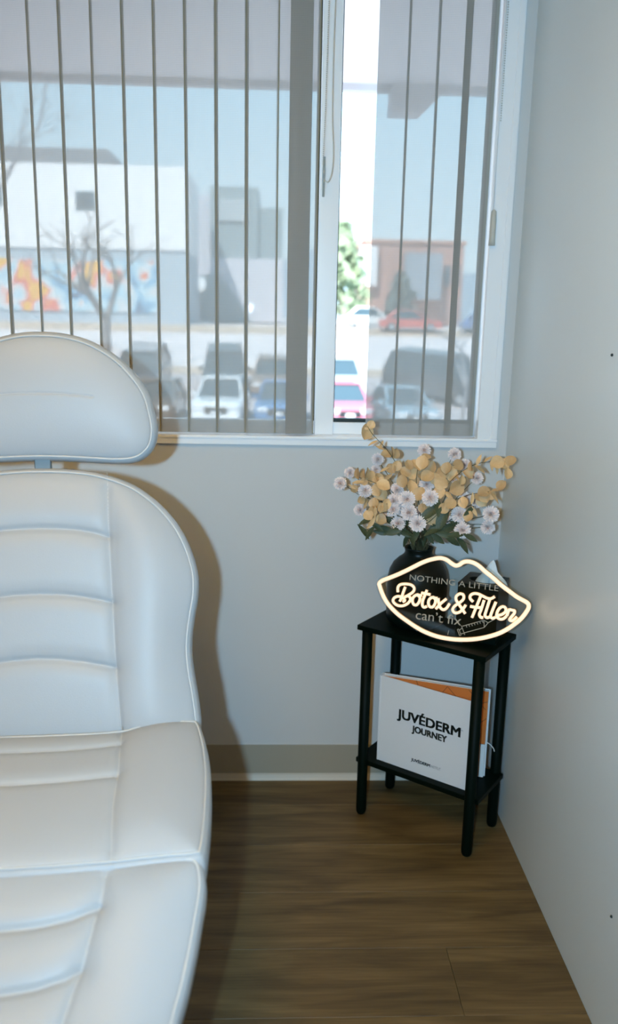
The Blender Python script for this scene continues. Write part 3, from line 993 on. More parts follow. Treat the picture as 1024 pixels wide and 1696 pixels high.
sign_text('printed_words', 'NOTHING A LITTLE', -0.1253, 0.1536, 0.2413, 0.0228)
sign_text('printed_words', "can\u2019t fix", -0.0988, 0.0487, 0.125, 0.0375)
sy = MB()
for k, (a, b) in SYR.items():
    if k == 'tail':
        sy_main, sy = sy, MB()
    A, B = Vector((*a, 0.0008)), Vector((*b, 0.0008))
    d = (B - A).normalized()
    nn = Vector((-d.y, d.x, 0)) * 0.0009
    sy.add([A - nn, B - nn, B + nn, A + nn], [(0, 1, 2, 3)])
    if k == 'tail':
        sy.build('printed_stroke', M_print, SG)
        sy = sy_main
sy.build('printed_syringe', M_print, SG)
# two clear feet behind the plate
for x_ in (-0.05, 0.06):
    box('foot', (x_ - 0.002, x_ + 0.002, -0.001, 0.03, -0.03, -0.0045), M_acrylic, SG)

# ------------------------------------------------------------------ flowers
def unproj(px, py, Y):
    d = fwd + r2 * ((px - 512) / F_PX) - u2 * ((py - 848) / F_PX)
    return EYE + d * (Y / d.y)


M_petal = mat('pompon_petal', (0.90, 0.74, 0.68), 0.8, noise=(40, 0.2, (0.95, 0.84, 0.80)))
M_heart = mat('pompon_heart', (0.80, 0.56, 0.48), 0.8)
M_stem = mat('flower_stem', (0.10, 0.085, 0.035), 0.7)
M_stemg = mat('green_stem', (0.035, 0.055, 0.02), 0.7)
M_tan = mat('dried_leaf', (0.62, 0.36, 0.15), 0.55, noise=(1.2, 0.2, (0.82, 0.56, 0.29)))


def vary(m, lo, hi):
    """each leaf of its own tone"""
    nt = m.node_tree
    b = nt.nodes['Principled BSDF']
    src = b.inputs['Base Color'].links[0].from_socket
    oi = nt.nodes.new('ShaderNodeObjectInfo')
    mr = nt.nodes.new('ShaderNodeMapRange')
    mr.inputs['To Min'].default_value, mr.inputs['To Max'].default_value = lo, hi
    hv = nt.nodes.new('ShaderNodeHueSaturation')
    nt.links.new(oi.outputs['Random'], mr.inputs[0])
    nt.links.new(mr.outputs[0], hv.inputs['Value'])
    nt.links.new(src, hv.inputs['Color'])
    nt.links.new(hv.outputs[0], b.inputs['Base Color'])


vary(M_tan, 0.68, 1.15)
M_green = mat('green_leaf', (0.030, 0.048, 0.018), 0.55, noise=(18, 0.2, (0.075, 0.085, 0.035)))


def pompon_mesh(seed):
    rr = random.Random(seed)
    m = MB()
    h = MB()
    rows_ = ((7, 6, 0.80), (20, 12, 0.90), (34, 17, 0.96), (49, 21, 1.0), (65, 23, 1.02), (83, 23, 1.02), (102, 20, 0.98), (124, 14, 0.9), (146, 8, 0.8))
    for el, cnt, ln in rows_:
        for k in range(cnt):
            az = 2 * pi * (k + rr.random() * 0.6) / cnt
            pol = radians(el + rr.uniform(-6, 6))
            d = Vector((sin(pol) * cos(az), sin(pol) * sin(az), cos(pol)))
            s = d.cross(Vector((0, 0, 1))).normalized() if abs(d.z) < 0.98 else Vector((1, 0, 0))
            nn = d.cross(s)
            L_ = ln * rr.uniform(0.9, 1.05)
            w = 0.115 * rr.uniform(0.85, 1.15)
            cup = nn * 0.05
            m.add([d * 0.22, d * L_ * 0.72 + s * w + cup, d * L_ + s * w * 0.5, d * (L_ * 1.04), d * L_ - s * w * 0.5, d * L_ * 0.72 - s * w + cup, d * L_ * 0.7 - cup],
                  [(0, 1, 6), (1, 2, 6), (2, 3, 6), (3, 4, 6), (4, 5, 6), (5, 0, 6)])
    me = bpy.data.meshes.new('bloom')
    n0 = len(m.f)
    for k in range(14):
        a = k * 2.4
        r = 0.045 * math.sqrt(k)
        c = Vector((r * cos(a), r * sin(a), 0.72 - r))
        q = 0.045
        m.add([c + Vector((q, 0, 0)), c + Vector((0, q, 0)), c + Vector((-q, 0, 0)), c + Vector((0, -q, 0)), c + Vector((0, 0, 0.12))], [(0, 1, 4), (1, 2, 4), (2, 3, 4), (3, 0, 4)])
    me.from_pydata(m.v, [], m.f)
    me.materials.append(M_petal)
    me.materials.append(M_heart)
    for i in range(n0, len(m.f)):
        me.polygons[i].material_index = 1
    return me


POM = [pompon_mesh(s) for s in (1, 2, 3)]
mouth = Vector((VC.x, VC.y, TZ + 0.212))


def align(d, roll=0.0):
    return d.to_track_quat('Z', 'Y').to_matrix().to_4x4() @ Matrix.Rotation(roll, 4, 'Z')


rf = random.Random(11)


def stem_path(tip, n=10, droop=0.25):
    m0 = mouth + Vector((rf.uniform(-0.018, 0.018), rf.uniform(-0.018, 0.018), 0))
    b0 = Vector((VC.x + rf.uniform(-0.03, 0.03), VC.y + rf.uniform(-0.03, 0.03), TZ + 0.06))
    mid = m0.lerp(tip, 0.5) + Vector((0, 0, (tip - m0).length * droop * 0.4))
    return catmull([b0, m0, mid, tip], n)


def pompon(px, py, Y, r, label, group=None, face=None):
    tip = unproj(px, py, Y)
    out = (tip - (mouth + Vector((0, 0, 0.02)))).normalized()
    d = (out * 0.35 + Vector((-0.15, -0.9, 0.18)) + Vector((rf.uniform(-0.35, 0.35), 0, rf.uniform(-0.3, 0.3)))).normalized() if face is None else Vector(face).normalized()
    root = empty('pompon_flower', Matrix.Translation(tip))
    tag(root, label, 'flower', group)
    b = link('bloom', POM[rf.randrange(3)], root, align(d, rf.uniform(0, 6)) @ Matrix.Scale(r, 4))
    pts = [p - tip for p in stem_path(tip - d * r * 0.3)]
    MB().tube(pts, 0.0011, 5).build('stem', M_stem, root, smooth=True)


GP = 'white pompon flowers of the bouquet'
FL = [(564, 801, 2.24, 0.0185, 'white pompon flower at the far left tip of the bouquet', GP), (580, 783, 2.32, 0.0165, 'pale pompon flower just above the far left one, behind tan leaves', GP), (605, 813, 2.20, 0.0195, 'round white pompon flower on the left, beside the arching bare stem', GP),
      (597, 845, 2.26, 0.0180, 'lowest white pompon flower on the left side of the bouquet', GP), (626, 761, 2.30, 0.0180, 'white pompon flower standing just below the sill at upper left', GP), (623, 778, 2.30, 0.0150, 'small pompon flower right under the one below the sill at upper left', GP),
      (703, 746, 2.26, 0.0185, 'topmost white pompon flower in the middle of the bouquet, under the sill', GP), (753, 753, 2.26, 0.0190, 'white pompon flower high on its own stem, right of the topmost one', GP), (770, 770, 2.30, 0.0175, 'small pompon flower just below and right of the high right one', GP), (790, 792, 2.26, 0.0180, 'white pompon flower turned right at the upper right of the bouquet', GP),
      (707, 802, 2.19, 0.0205, 'highest pompon flower of the front cluster, against the round tan leaves', GP), (658, 811, 2.21, 0.0190, 'pompon flower at the upper left of the front cluster', GP), (674, 827, 2.15, 0.0225, 'large full-faced pompon flower at the top centre of the front cluster', GP), (713, 825, 2.14, 0.0225, 'large full-faced pompon flower at the right of the front cluster', GP), (652, 830, 2.18, 0.0200, "upper of two touching pompon flowers at the front cluster's left edge", GP), (651, 844, 2.17, 0.0200, "lower of two touching pompon flowers at the front cluster's left edge", GP), (664, 845, 2.19, 0.0170, "small pompon flower squeezed between larger ones at the cluster's lower left", GP),
      (678, 849, 2.14, 0.0225, 'large full-faced pompon flower in the middle of the front cluster', GP), (692, 867, 2.13, 0.0225, 'white pompon flower lowest in the cluster, nearest the vase mouth', GP), (660, 867, 2.17, 0.0200, 'white pompon flower low at the left of the vase mouth', GP), (761, 852, 2.14, 0.0220, 'round white pompon flower on the right, above another near the vase', GP), (766, 878, 2.12, 0.0220, 'white pompon flower hanging lowest on the right above the sign', GP),
      (747, 866, 2.20, 0.0190, 'pompon flower half hidden left of the two round right ones', GP), (813, 852, 2.12, 0.0225, 'white pompon flower at the far right casting a shadow on the wall', GP), (808, 873, 2.16, 0.0195, 'white pompon flower tucked under the far right one', GP), (772, 825, 2.24, 0.0160, 'small pompon flower half hidden among right leaves, left of a similar one', GP), (791, 832, 2.26, 0.0170, 'small pompon flower half hidden among right leaves, right of a similar one', GP),
      (695, 848, 2.22, 0.0160, 'small shaded pompon flower in the gap right of the front cluster', GP), (640, 848, 2.24, 0.0180, 'pale pompon flower half hidden left of the front cluster, above green leaves', GP), (754, 792, 2.26, 0.0165, 'small pompon flower peeking out above the large folded tan leaf', GP)]
for a in FL:
    pompon(*a)


def leaf_mesh(name, kind, m):
    """cupped leaf, base at the origin, growing along +Y, face towards +Z"""
    mb = MB()
    if kind == 'round':
        prof_ = [(0.0, 0.02), (0.12, 0.26), (0.3, 0.44), (0.52, 0.5), (0.74, 0.43), (0.9, 0.26), (1.0, 0.03)]
        cup = 0.16
    else:
        prof_ = [(0.0, 0.015), (0.15, 0.09), (0.35, 0.155), (0.55, 0.165), (0.75, 0.12), (0.9, 0.06), (1.0, 0.008)]
        cup = 0.10
    vs_, fs = [], []
    for (t, w) in prof_:
        bend = -0.22 * t * t if kind != 'round' else -0.1 * t * t
        for s in (-1, -0.5, 0, 0.5, 1):
            vs_.append((w * s, t, bend + cup * abs(s) ** 1.6 * w * 2))
    for i in range(len(prof_) - 1):
        for k in range(4):
            a = i * 5 + k
            fs.append((a, a + 1, a + 6, a + 5))
    # thickness
    o = len(vs_)
    vs2 = [(x, y_, z - 0.012) for x, y_, z in vs_]
    f2 = [tuple(i + o for i in f[::-1]) for f in fs]
    mb.add(vs_ + vs2, fs + f2)
    me = bpy.data.meshes.new(name)
    me.from_pydata(mb.v, [], mb.f)
    me.materials.append(m)
    me.polygons.foreach_set('use_smooth', [True] * len(me.polygons))
    return me


LR = leaf_mesh('leaf', 'round', M_tan)
LN = leaf_mesh('leaf', 'long', M_green)
LT = leaf_mesh('leaf', 'long', M_tan)


def place_leaf(root, base, tip, face, me, wscale=1.0):
    """leaf from base to tip (world), face = direction its upper side looks"""
    y_ = (tip - base)
    L_ = y_.length
    y_ = y_ / L_
    z_ = (face - y_ * face.dot(y_))
    z_ = z_.normalized() if z_.length > 1e-3 else y_.orthogonal().normalized()
    x_ = y_.cross(z_)
    o0 = root.matrix_basis.translation
    M = Matrix(((x_.x * L_ * wscale, y_.x * L_, z_.x * L_, base.x - o0.x), (x_.y * L_ * wscale, y_.y * L_, z_.y * L_, base.y - o0.y), (x_.z * L_ * wscale, y_.z * L_, z_.z * L_, base.z - o0.z), (0, 0, 0, 1)))
    return link('leaf', me, root, M)


def branch(name, path_px, Y0, Y1, leaves, label, cat, group=None, green=False, r0=0.0016):
    """path_px: stem pixels from the vase mouth outwards; leaves: (px, py, size_m, dirx, dirz, facing)"""
    pts = []
    n = len(path_px)
    for i, (a, b) in enumerate(path_px):
        pts.append(unproj(a, b, Y0 + (Y1 - Y0) * (i + 1) / n))
    full = [Vector((VC.x + rf.uniform(-0.02, 0.02), VC.y + rf.uniform(-0.02, 0.02), TZ + 0.08)), mouth + Vector((rf.uniform(-0.014, 0.014), rf.uniform(-0.014, 0.014), 0.0))] + pts
    root = empty(name, Matrix.Translation(mouth))
    tag(root, label, cat, group)
    sm = catmull(full, 8)
    k = len(sm)
    MB().tube([p - mouth for p in sm], [r0 * (1 - 0.6 * i / k) for i in range(k)], 5).build('stem', M_stemg if green else M_stem, root, smooth=True)
    extra = []
    if not green:
        for q_ in range(5):      # smaller leaves in pairs along the outer half of the stem
            p = sm[int(k * rf.uniform(0.58, 0.97))]
            sd = rf.choice((-1, 1))
            an_ = math.degrees(math.atan2((sm[-1] - sm[k // 2]).dot(u2), (sm[-1] - sm[k // 2]).dot(r2))) + sd * rf.uniform(35, 85)
            sz = rf.uniform(0.020, 0.032)
            c = p + (r2 * cos(radians(an_)) + u2 * sin(radians(an_))) * sz * 0.5
            d = (r2 * cos(radians(an_)) + u2 * sin(radians(an_)) + fwd * rf.uniform(-0.6, 0.3)).normalized()
            f_ = (-fwd * 0.7 + r2 * rf.uniform(-0.9, 0.9) + u2 * rf.uniform(-0.3, 0.9)).normalized()
            place_leaf(root, p, p + d * sz, f_, rf.choice((LR, LT, LR)))
    for lf in leaves:
        size_k = 1.0 if green else 0.88
        lx, ly, size, ang, kind = lf[:5]
        # nearest stem point gives the depth
        best = min(sm[8:], key=lambda p: ((p - unproj(lx, ly, p.y)).length))
        Y = best.y + (lf[5] if len(lf) > 5 else rf.uniform(-0.03, 0.012))
        c = unproj(lx, ly, Y)
        a_ = radians(ang)
        d = (r2 * cos(a_) + u2 * sin(a_) + fwd * rf.uniform(-0.25, 0.25)).normalized()
        face = (-fwd + r2 * rf.uniform(-0.85, 0.85) + u2 * rf.uniform(-0.3, 0.8)).normalized()
        if kind == 'edge':
            face = (r2 * rf.choice((-1, 1)) + u2 * rf.uniform(-0.4, 0.4) - fwd * 0.35).normalized()
        me = {'round': LR, 'edge': LR, 'long': LN, 'tlong': LT}[kind]
        size *= size_k
        place_leaf(root, c - d * size / 2, c + d * size / 2, face, me, 1.0 if kind != 'round' else 0.92)
    return root


R = 'round'
E_ = 'edge'
T_ = 'tlong'
GB = 'dried eucalyptus branches'
branch('eucalyptus_branch', [(690, 850), (668, 790), (645, 750), (618, 720), (609, 706)], 2.22, 2.20,
       [(607, 715, 0.050, 75, R), (632, 737, 0.030, 60, T_), (630, 741, 0.030, 150, T_), (650, 748, 0.032, 95, E_), (657, 772, 0.034, 70, R), (648, 776, 0.034, 120, R), (662, 770, 0.040, 80, T_), (665, 790, 0.04, 60, R), (637, 777, 0.03, 200, T_)],
       'dried tan eucalyptus branch reaching up left in front of the sill', 'branch', GB)
branch('eucalyptus_branch', [(696, 850), (690, 800), (694, 770), (702, 755)], 2.20, 2.18,
       [(667, 797, 0.040, 100, R), (682, 806, 0.042, 85, R), (695, 818, 0.044, 70, R), (682, 783, 0.044, 110, R), (700, 766, 0.044, 80, R), (712, 775, 0.046, 60, R), (708, 789, 0.044, 30, R), (691, 770, 0.040, 120, R), (672, 781, 0.036, 140, R), (678, 770, 0.034, 100, R)],
       'dried tan eucalyptus branch with broad round leaves, in the middle of the bouquet', 'branch', GB)
branch('eucalyptus_branch', [(704, 850), (728, 810), (740, 785), (752, 770)], 2.19, 2.17,
       [(733, 783, 0.044, 20, R), (731, 800, 0.046, 150, R), (757, 808, 0.052, 30, R), (749, 786, 0.040, 60, R), (740, 775, 0.036, 80, R), (722, 793, 0.040, 120, R), (744, 818, 0.034, -30, T_), (768, 797, 0.034, 60, E_), (728, 815, 0.040, 100, R)],
       'dried tan eucalyptus branch with round leaves just right of the middle', 'branch', GB)
branch('eucalyptus_branch', [(706, 860), (740, 805), (770, 778), (800, 766), (838, 765)], 2.20, 2.10,
       [(793, 762, 0.036, 70, T_), (796, 776, 0.040, -30, T_), (824, 766, 0.044, 10, R), (846, 763, 0.036, 60, R), (841, 784, 0.036, 80, R), (815, 772, 0.03, -80, T_), (824, 778, 0.026, -85, T_), (780, 772, 0.030, 100, E_), (808, 760, 0.030, 40, T_)],
       'dried tan eucalyptus branch stretching far right across the wall corner', 'branch', GB)
branch('eucalyptus_branch', [(708, 862), (740, 835), (775, 820), (806, 815), (826, 812)], 2.18, 2.10,
       [(802, 815, 0.040, 15, R), (822, 811, 0.030, 10, T_), (821, 824, 0.040, -45, T_), (798, 829, 0.040, -60, R), (768, 832, 0.036, 100, R), (783, 826, 0.036, 80, T_), (786, 847, 0.036, -60, T_), (744, 822, 0.034, -40, T_), (746, 834, 0.040, 40, R), (776, 855, 0.034, 70, R), (765, 795, 0.030, 70, R)],
       'dried tan eucalyptus branch leaning right below the long one', 'branch', GB)
branch('eucalyptus_branch', [(688, 860), (650, 815), (622, 800), (592, 790)], 2.20, 2.20,
       [(635, 804, 0.044, 150, R), (632, 818, 0.042, 120, R), (624, 812, 0.040, 110, R), (603, 788, 0.040, 95, E_), (615, 790, 0.040, 80, R), (593, 784, 0.036, 100, E_), (593, 798, 0.036, 180, T_), (620, 834, 0.038, 90, R), (608, 783, 0.034, 70, E_), (643, 790, 0.036, 40, T_), (628, 792, 0.034, 110, R)],
       'dried tan eucalyptus branch spreading left with thick clustered leaves', 'branch', GB)
branch('eucalyptus_branch', [(686, 872), (650, 850), (630, 850), (614, 862)], 2.18, 2.14,
       [(633, 840, 0.040, 70, T_), (616, 866, 0.046, 50, T_), (630, 860, 0.040, -20, R), (622, 848, 0.036, 80, T_), (640, 835, 0.036, 60, R)],
       'dried tan eucalyptus branch drooping at the lower left of the bouquet', 'branch', GB)
branch('eucalyptus_branch', [(700, 870), (716, 858), (722, 850)], 2.17, 2.15,
       [(716, 859, 0.034, 80, R), (701, 842, 0.034, 90, R), (706, 836, 0.03, 60, R), (735, 842, 0.036, 40, R)],
       'short dried tan eucalyptus sprig near the vase mouth', 'branch', GB)
branch('eucalyptus_branch', [(690, 862), (640, 835), (600, 822), (578, 808)], 2.21, 2.22,
       [(606, 836, 0.030, 60, T_), (583, 806, 0.026, 150, T_)],
       'nearly bare arching dried stem at the left of the bouquet', 'branch', GB)
GG = 'dark green leaf sprigs above the vase'
branch('leaf_sprig', [(696, 880), (716, 860), (732, 845)], 2.16, 2.12, [(732, 858, 0.085, 75, 'long'), (712, 848, 0.075, 40, 'long'), (726, 838, 0.06, 90, 'long'), (690, 880, 0.055, 80, 'long'), (682, 890, 0.05, 110, 'long')],
       'dark green leafy sprig standing upright in the middle above the vase mouth', 'sprig', GG, True)
branch('leaf_sprig', [(690, 885), (660, 885), (630, 880), (605, 877)], 2.16, 2.16, [(668, 882, 0.05, 150, 'long'), (650, 882, 0.05, 190, 'long'), (633, 882, 0.05, 175, 'long'), (604, 880, 0.05, 120, 'long'), (612, 882, 0.045, 230, 'long'), (640, 876, 0.045, 160, 'long'), (625, 872, 0.045, 140, 'long'), (655, 876, 0.045, 120, 'long')],
       'dark green leafy sprig spreading left over the vase rim', 'sprig', GG, True)
branch('leaf_sprig', [(706, 885), (735, 884), (760, 892), (778, 902)], 2.16, 2.10, [(750, 895, 0.055, -30, 'long'), (768, 902, 0.055, -50, 'long'), (738, 886, 0.05, -10, 'long'), (725, 892, 0.05, -40, 'long'), (757, 885, 0.05, 10, 'long'), (716, 880, 0.05, 30, 'long'), (780, 890, 0.045, -25, 'long'), (742, 878, 0.045, 20, 'long')],
       'dark green leafy sprig arching right above the sign', 'sprig', GG, True)
branch('leaf_sprig', [(700, 885), (730, 870), (765, 868), (800, 869)], 2.18, 2.14, [(745, 872, 0.05, 20, 'long'), (758, 868, 0.045, -20, 'long'), (778, 846, 0.04, 40, 'long'), (735, 860, 0.05, 60, 'long'), (728, 876, 0.05, 0, 'long')],
       'thin dark green stem with few leaves reaching right', 'sprig', GG, True)
branch('leaf_sprig', [(688, 882), (668, 868), (650, 858), (610, 852)], 2.19, 2.2, [(662, 870, 0.05, 140, 'long'), (672, 858, 0.05, 100, 'long'), (648, 862, 0.05, 150, 'long'), (622, 856, 0.045, 170, 'long'), (606, 862, 0.045, 200, 'long'), (684, 866, 0.045, 90, 'long')],
       'dark green leafy sprig behind the lower left pompons', 'sprig', GG, True)
branch('leaf_sprig', [(700, 880), (706, 855), (712, 835), (716, 820)], 2.2, 2.2, [(700, 872, 0.05, 110, 'long'), (718, 872, 0.05, 50, 'long'), (702, 892, 0.045, 260, 'long'), (672, 894, 0.045, 240, 'long'), (712, 890, 0.045, 300, 'long'), (690, 858, 0.05, 100, 'long'), (722, 866, 0.055, 70, 'long')],
       'short dark green sprig crowding the vase mouth', 'sprig', GG, True)

# ------------------------------------------------------------------ tiny fixings on the right wall
for (yy, zz, lab) in ((1.7282, 1.3876, 'tiny nail left in the right wall at window height'), (1.448, 0.2893, 'tiny screw low on the right wall near the floor')):
    o = MB().lathe([(0.003, 0.0), (0.003, 0.0025), (0.001, 0.004)], 10).build('wall_nail', M_gasket, None, smooth=True, M=Matrix.Translation((WR, yy, zz)) @ Matrix.Rotation(radians(-90), 4, 'Y'))
    tag(o, lab, 'nail')

# ------------------------------------------------------------------ outside: eave of this building
M_soff = mat('soffit_board', (0.80, 0.72, 0.74), 0.8)
M_fasc = mat('fascia_paint', (0.58, 0.54, 0.56), 0.7)
ev = tag(empty('roof_overhang', loc=(0, 0, 0)), 'grey roof overhang seen through the top of the window', 'roof overhang')
EY, EZ = 4.1, 2.435
box('soffit', (-5, 5, DW + WT, EY - 0.04, EZ + 0.028, EZ + 0.07), M_soff, ev)
box('fascia', (-5, 5, EY - 0.05, EY, EZ, EZ + 0.28), M_fasc, ev)
box('roof_deck', (-5, 5, DW + WT, EY, EZ + 0.28, EZ + 0.32), M_fasc, ev)
# sloping outrigger beam under the soffit at the right
bmv = []
x0, x1 = 0.60, 0.80
og = MB()
pr = [(0.50, EZ + 0.06), (0.50, EZ - 0.088), (0.64, EZ - 0.088), (0.79, EZ + 0.06)]
ya, yb2 = 4.02, 4.16
og.add([(x, ya, z) for x, z in pr] + [(x, yb2, z) for x, z in pr], [(0, 1, 2, 3)[::-1], (4, 5, 6, 7), (0, 1, 5, 4), (1, 2, 6, 5), (2, 3, 7, 6), (3, 0, 4, 7)])
og.build('beam_end', M_fasc, ev)

# ------------------------------------------------------------------ outside: ground
M_asph = mat('asphalt', (0.47, 0.43, 0.44), 0.9, noise=(0.4, 0.3, (0.54, 0.49, 0.50)))
M_side_w = mat('pavement', (0.74, 0.66, 0.64), 0.9)
M_street = mat('street', (0.68, 0.62, 0.62), 0.9)
M_dirt = mat('dry_ground', (0.50, 0.38, 0.29), 0.95, noise=(0.6, 0.3, (0.58, 0.47, 0.38)))
prof_g = [('parking_lot', 3.0, -2.4, 35.2, -2.4, M_asph), ('parking_ramp', 35.2, -2.4, 44.0, -1.45, M_asph), ('kerb_bed', 44.0, -1.4, 46.0, -1.2, M_dirt), ('pavement', 46.0, -1.2, 48.5, -0.95, M_side_w), ('street', 48.5, -1.0, 58.0, 0.35, M_street), ('planting_strip', 58.0, 0.4, 62.0, 0.8, M_dirt), ('far_lot', 62.0, 0.8, 140.0, 1.2, M_side_w)]
for nme, ya, za, yb_, zb, m in prof_g:
    g = MB().add([(-90, ya, za), (110, ya, za), (110, yb_, zb), (-90, yb_, zb), (-90, ya, za - 1), (110, ya, za - 1), (110, yb_, zb - 1), (-90, yb_, zb - 1)],
                 [(0, 1, 2, 3), (4, 7, 6, 5), (0, 4, 5, 1), (2, 6, 7, 3), (1, 5, 6, 2), (0, 3, 7, 4)]).build(nme, m)
    tag(g, kind='structure')
hl = MB()
hv = []
NX = 60
rh = random.Random(3)
for i in range(NX + 1):
    x = -900 + 1900 * i / NX
    h = 70 + 45 * sin(i * 0.21 + 1.2) + 16 * sin(i * 0.83) + rh.uniform(-4, 4)
    hv += [(x, 1300, 0), (x, 1500, h), (x, 1800, h * 0.6)]
hl.add(hv, [(3 * i + j, 3 * i + 3 + j, 3 * i + 4 + j, 3 * i + 1 + j) for i in range(NX) for j in (0, 1)])
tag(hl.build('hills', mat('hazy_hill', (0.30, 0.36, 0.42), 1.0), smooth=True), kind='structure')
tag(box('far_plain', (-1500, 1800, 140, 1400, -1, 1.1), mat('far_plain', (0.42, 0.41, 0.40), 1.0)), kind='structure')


def gz(y_):
    for nme, ya, za, yb_, zb, m in prof_g:
        if ya <= y_ < yb_:
            return za + (zb - za) * (y_ - ya) / (yb_ - ya)
    return 1.1


# ------------------------------------------------------------------ outside: buildings
M_bwhite = mat('white_stucco', (0.80, 0.80, 0.82), 0.8)
M_bband = mat('blue_grey_stucco', (0.40, 0.48, 0.55), 0.8)
M_roofd = mat('dark_roof', (0.16, 0.17, 0.19), 0.8)
M_bglass = mat('dark_window_glass', (0.10, 0.13, 0.16), 0.15)
M_teal = mat('teal_grey_panel', (0.26, 0.33, 0.36), 0.6)
M_lil = mat('pale_lilac_wall', (0.60, 0.60, 0.66), 0.8)


def mural_mat():
    m = bpy.data.materials.new('mural_paint')
    m.use_nodes = True
    nt = m.node_tree
    N, L = nt.nodes, nt.links
    b = N['Principled BSDF']
    b.inputs['Roughness'].default_value = 0.8
    co = N.new('ShaderNodeTexCoord')
    n = N.new('ShaderNodeTexNoise')
    n.inputs['Scale'].default_value = 0.42
    n.inputs['Detail'].default_value = 1.5
    n.inputs['Distortion'].default_value = 1.1
    L.new(co.outputs['Object'], n.inputs['Vector'])
    r = N.new('ShaderNodeValToRGB')
    r.color_ramp.interpolation = 'EASE'
    e = r.color_ramp.elements
    e[0].position, e[0].color = 0.30, (0.10, 0.16, 0.26, 1)
    e[1].position, e[1].color = 0.78, (0.75, 0.33, 0.05, 1)
    for p, c in ((0.40, (0.22, 0.42, 0.60, 1)), (0.50, (0.42, 0.60, 0.70, 1)), (0.57, (0.66, 0.62, 0.62, 1)), (0.635, (0.70, 0.18, 0.14, 1)), (0.70, (0.80, 0.48, 0.10, 1))):
        k = e.new(p)
        k.color = c
    L.new(n.outputs['Fac'], r.inputs[0])
    L.new(r.outputs[0], b.inputs['Base Color'])
    return m


def hip_roof(mb, x0, x1, y0, y1, z0, h, inset):
    mb.add([(x0, y0, z0), (x1, y0, z0), (x1, y1, z0), (x0, y1, z0), (x0 + inset, y0 + inset, z0 + h), (x1 - inset, y0 + inset, z0 + h), (x1 - inset, y1 - inset, z0 + h), (x0 + inset, y1 - inset, z0 + h)],
           [(0, 3, 2, 1), (4, 5, 6, 7), (0, 1, 5, 4), (1, 2, 6, 5), (2, 3, 7, 6), (3, 0, 4, 7)])
    return mb


B1 = tag(empty('mural_building', loc=(0, 64, 0)), 'big white building with dark roof and colourful mural along its base', 'building')
z1, zt = 6.0, 11.7
box('upper_wall', (-40, -6.5, 0.0, 10, z1, zt), M_bwhite, B1)
box('base_wall', (-40, -6.55, 0.15, 10, 0.3, z1), M_bband, B1)
box('mural_panel', (-24.5, -8.6, 0.02, 0.12, 1.6, 5.2), mural_mat(), B1)
hip_roof(MB(), -26, -11.2, 1.5, 9, zt, 1.5, 1.2).build('roof', M_roofd, B1)
for (xa, xb, za, zb) in ((-21.5, -19.4, 8.8, 9.9), (-14.3, -12.9, 8.6, 9.9), (-28.5, -26.5, 8.8, 9.9), (-33.5, -31.5, 8.8, 9.9)):
    w = box('window', (xa, xb, -0.06, 0.1, za, zb), M_teal, B1)
    box('pane', (xa + 0.12, xb - 0.12, -0.09, 0.08, za + 0.12, zb - 0.12), M_bglass, w)
B2 = tag(empty('teal_building', loc=(0, 76, 0)), 'teal-grey stepped box building right of the white mural building', 'building')
box('wall_block', (-7.4, -5.7, 7, 10, 1.0, 12.4), M_lil, B2)
box('tower_block', (-5.7, -1.6, 0.3, 10, 6.3, 12.2), M_teal, B2)
box('side_block', (-1.6, 0.5, 0.6, 10, 6.3, 10.6), M_teal, B2)
box('lower_block', (-5.7, 0.6, -0.6, 10, 1.0, 6.3), M_lil, B2)
box('tower_window', (-4.9, -2.4, 0.1, 0.35, 9.4, 11.2), mat('pale_glazing', (0.42, 0.47, 0.50), 0.2), B2)
MB().add([(-6.6, -1.0, 1.0), (-2.0, -1.0, 1.0), (-6.6, -1.0, 4.8), (-5.0, -1.0, 5.0), (-6.6, -0.55, 1.0), (-2.0, -0.55, 1.0), (-6.6, -0.55, 4.8), (-5.0, -0.55, 5.0)],
         [(0, 1, 3, 2), (4, 6, 7, 5), (0, 4, 5, 1), (1, 5, 7, 3), (3, 7, 6, 2), (2, 6, 4, 0)]).build('dark_ramp_wall', M_teal, B2)
lamp = MB().lathe([(0.05, -0.6), (0.28, -0.45), (0.38, 0), (0.28, 0.45), (0.05, 0.6)], 12, (-6.35, -1.3, 4.1)).build('wall_globe', mat('white_globe', (0.9, 0.9, 0.9), 0.3, emit=((1, 1, 1), 2.0)), B2, smooth=True)
B3 = tag(empty('brick_building', loc=(0, 84, 0)), 'red brick building with a grey-blue side below the hazy hills', 'building')
M_brick = mat('red_brick', (0.44, 0.26, 0.22), 0.9)
box('brick_wall', (8.5, 18, 0, 12, 1.0, 8.6), M_brick, B3)
box('grey_wing', (12.2, 15.6, -2.0, 0.0, 3.4, 7.6), mat('slate_panel', (0.27, 0.31, 0.36), 0.8), B3)
box('white_bay', (8.0, 9.6, -0.8, 0.0, 4.6, 8.2), M_bwhite, B3)
box('roof_edge', (8.3, 18.2, -0.2, 12.2, 8.6, 8.9), mat('roof_tile_red', (0.5, 0.28, 0.22), 0.9), B3)
for xx in (16.2, 17.1):
    w = box('window', (xx, xx + 0.6, -0.08, 0.05, 4.8, 6.6), M_bglass, B3)

# ------------------------------------------------------------------ outside: trees
M_bark = mat('pale_bark', (0.26, 0.24, 0.24), 0.95)
M_bark2 = mat('grey_bark', (0.30, 0.30, 0.32), 0.95)
M_leafg = mat('pale_conifer', (0.34, 0.40, 0.26), 0.9)


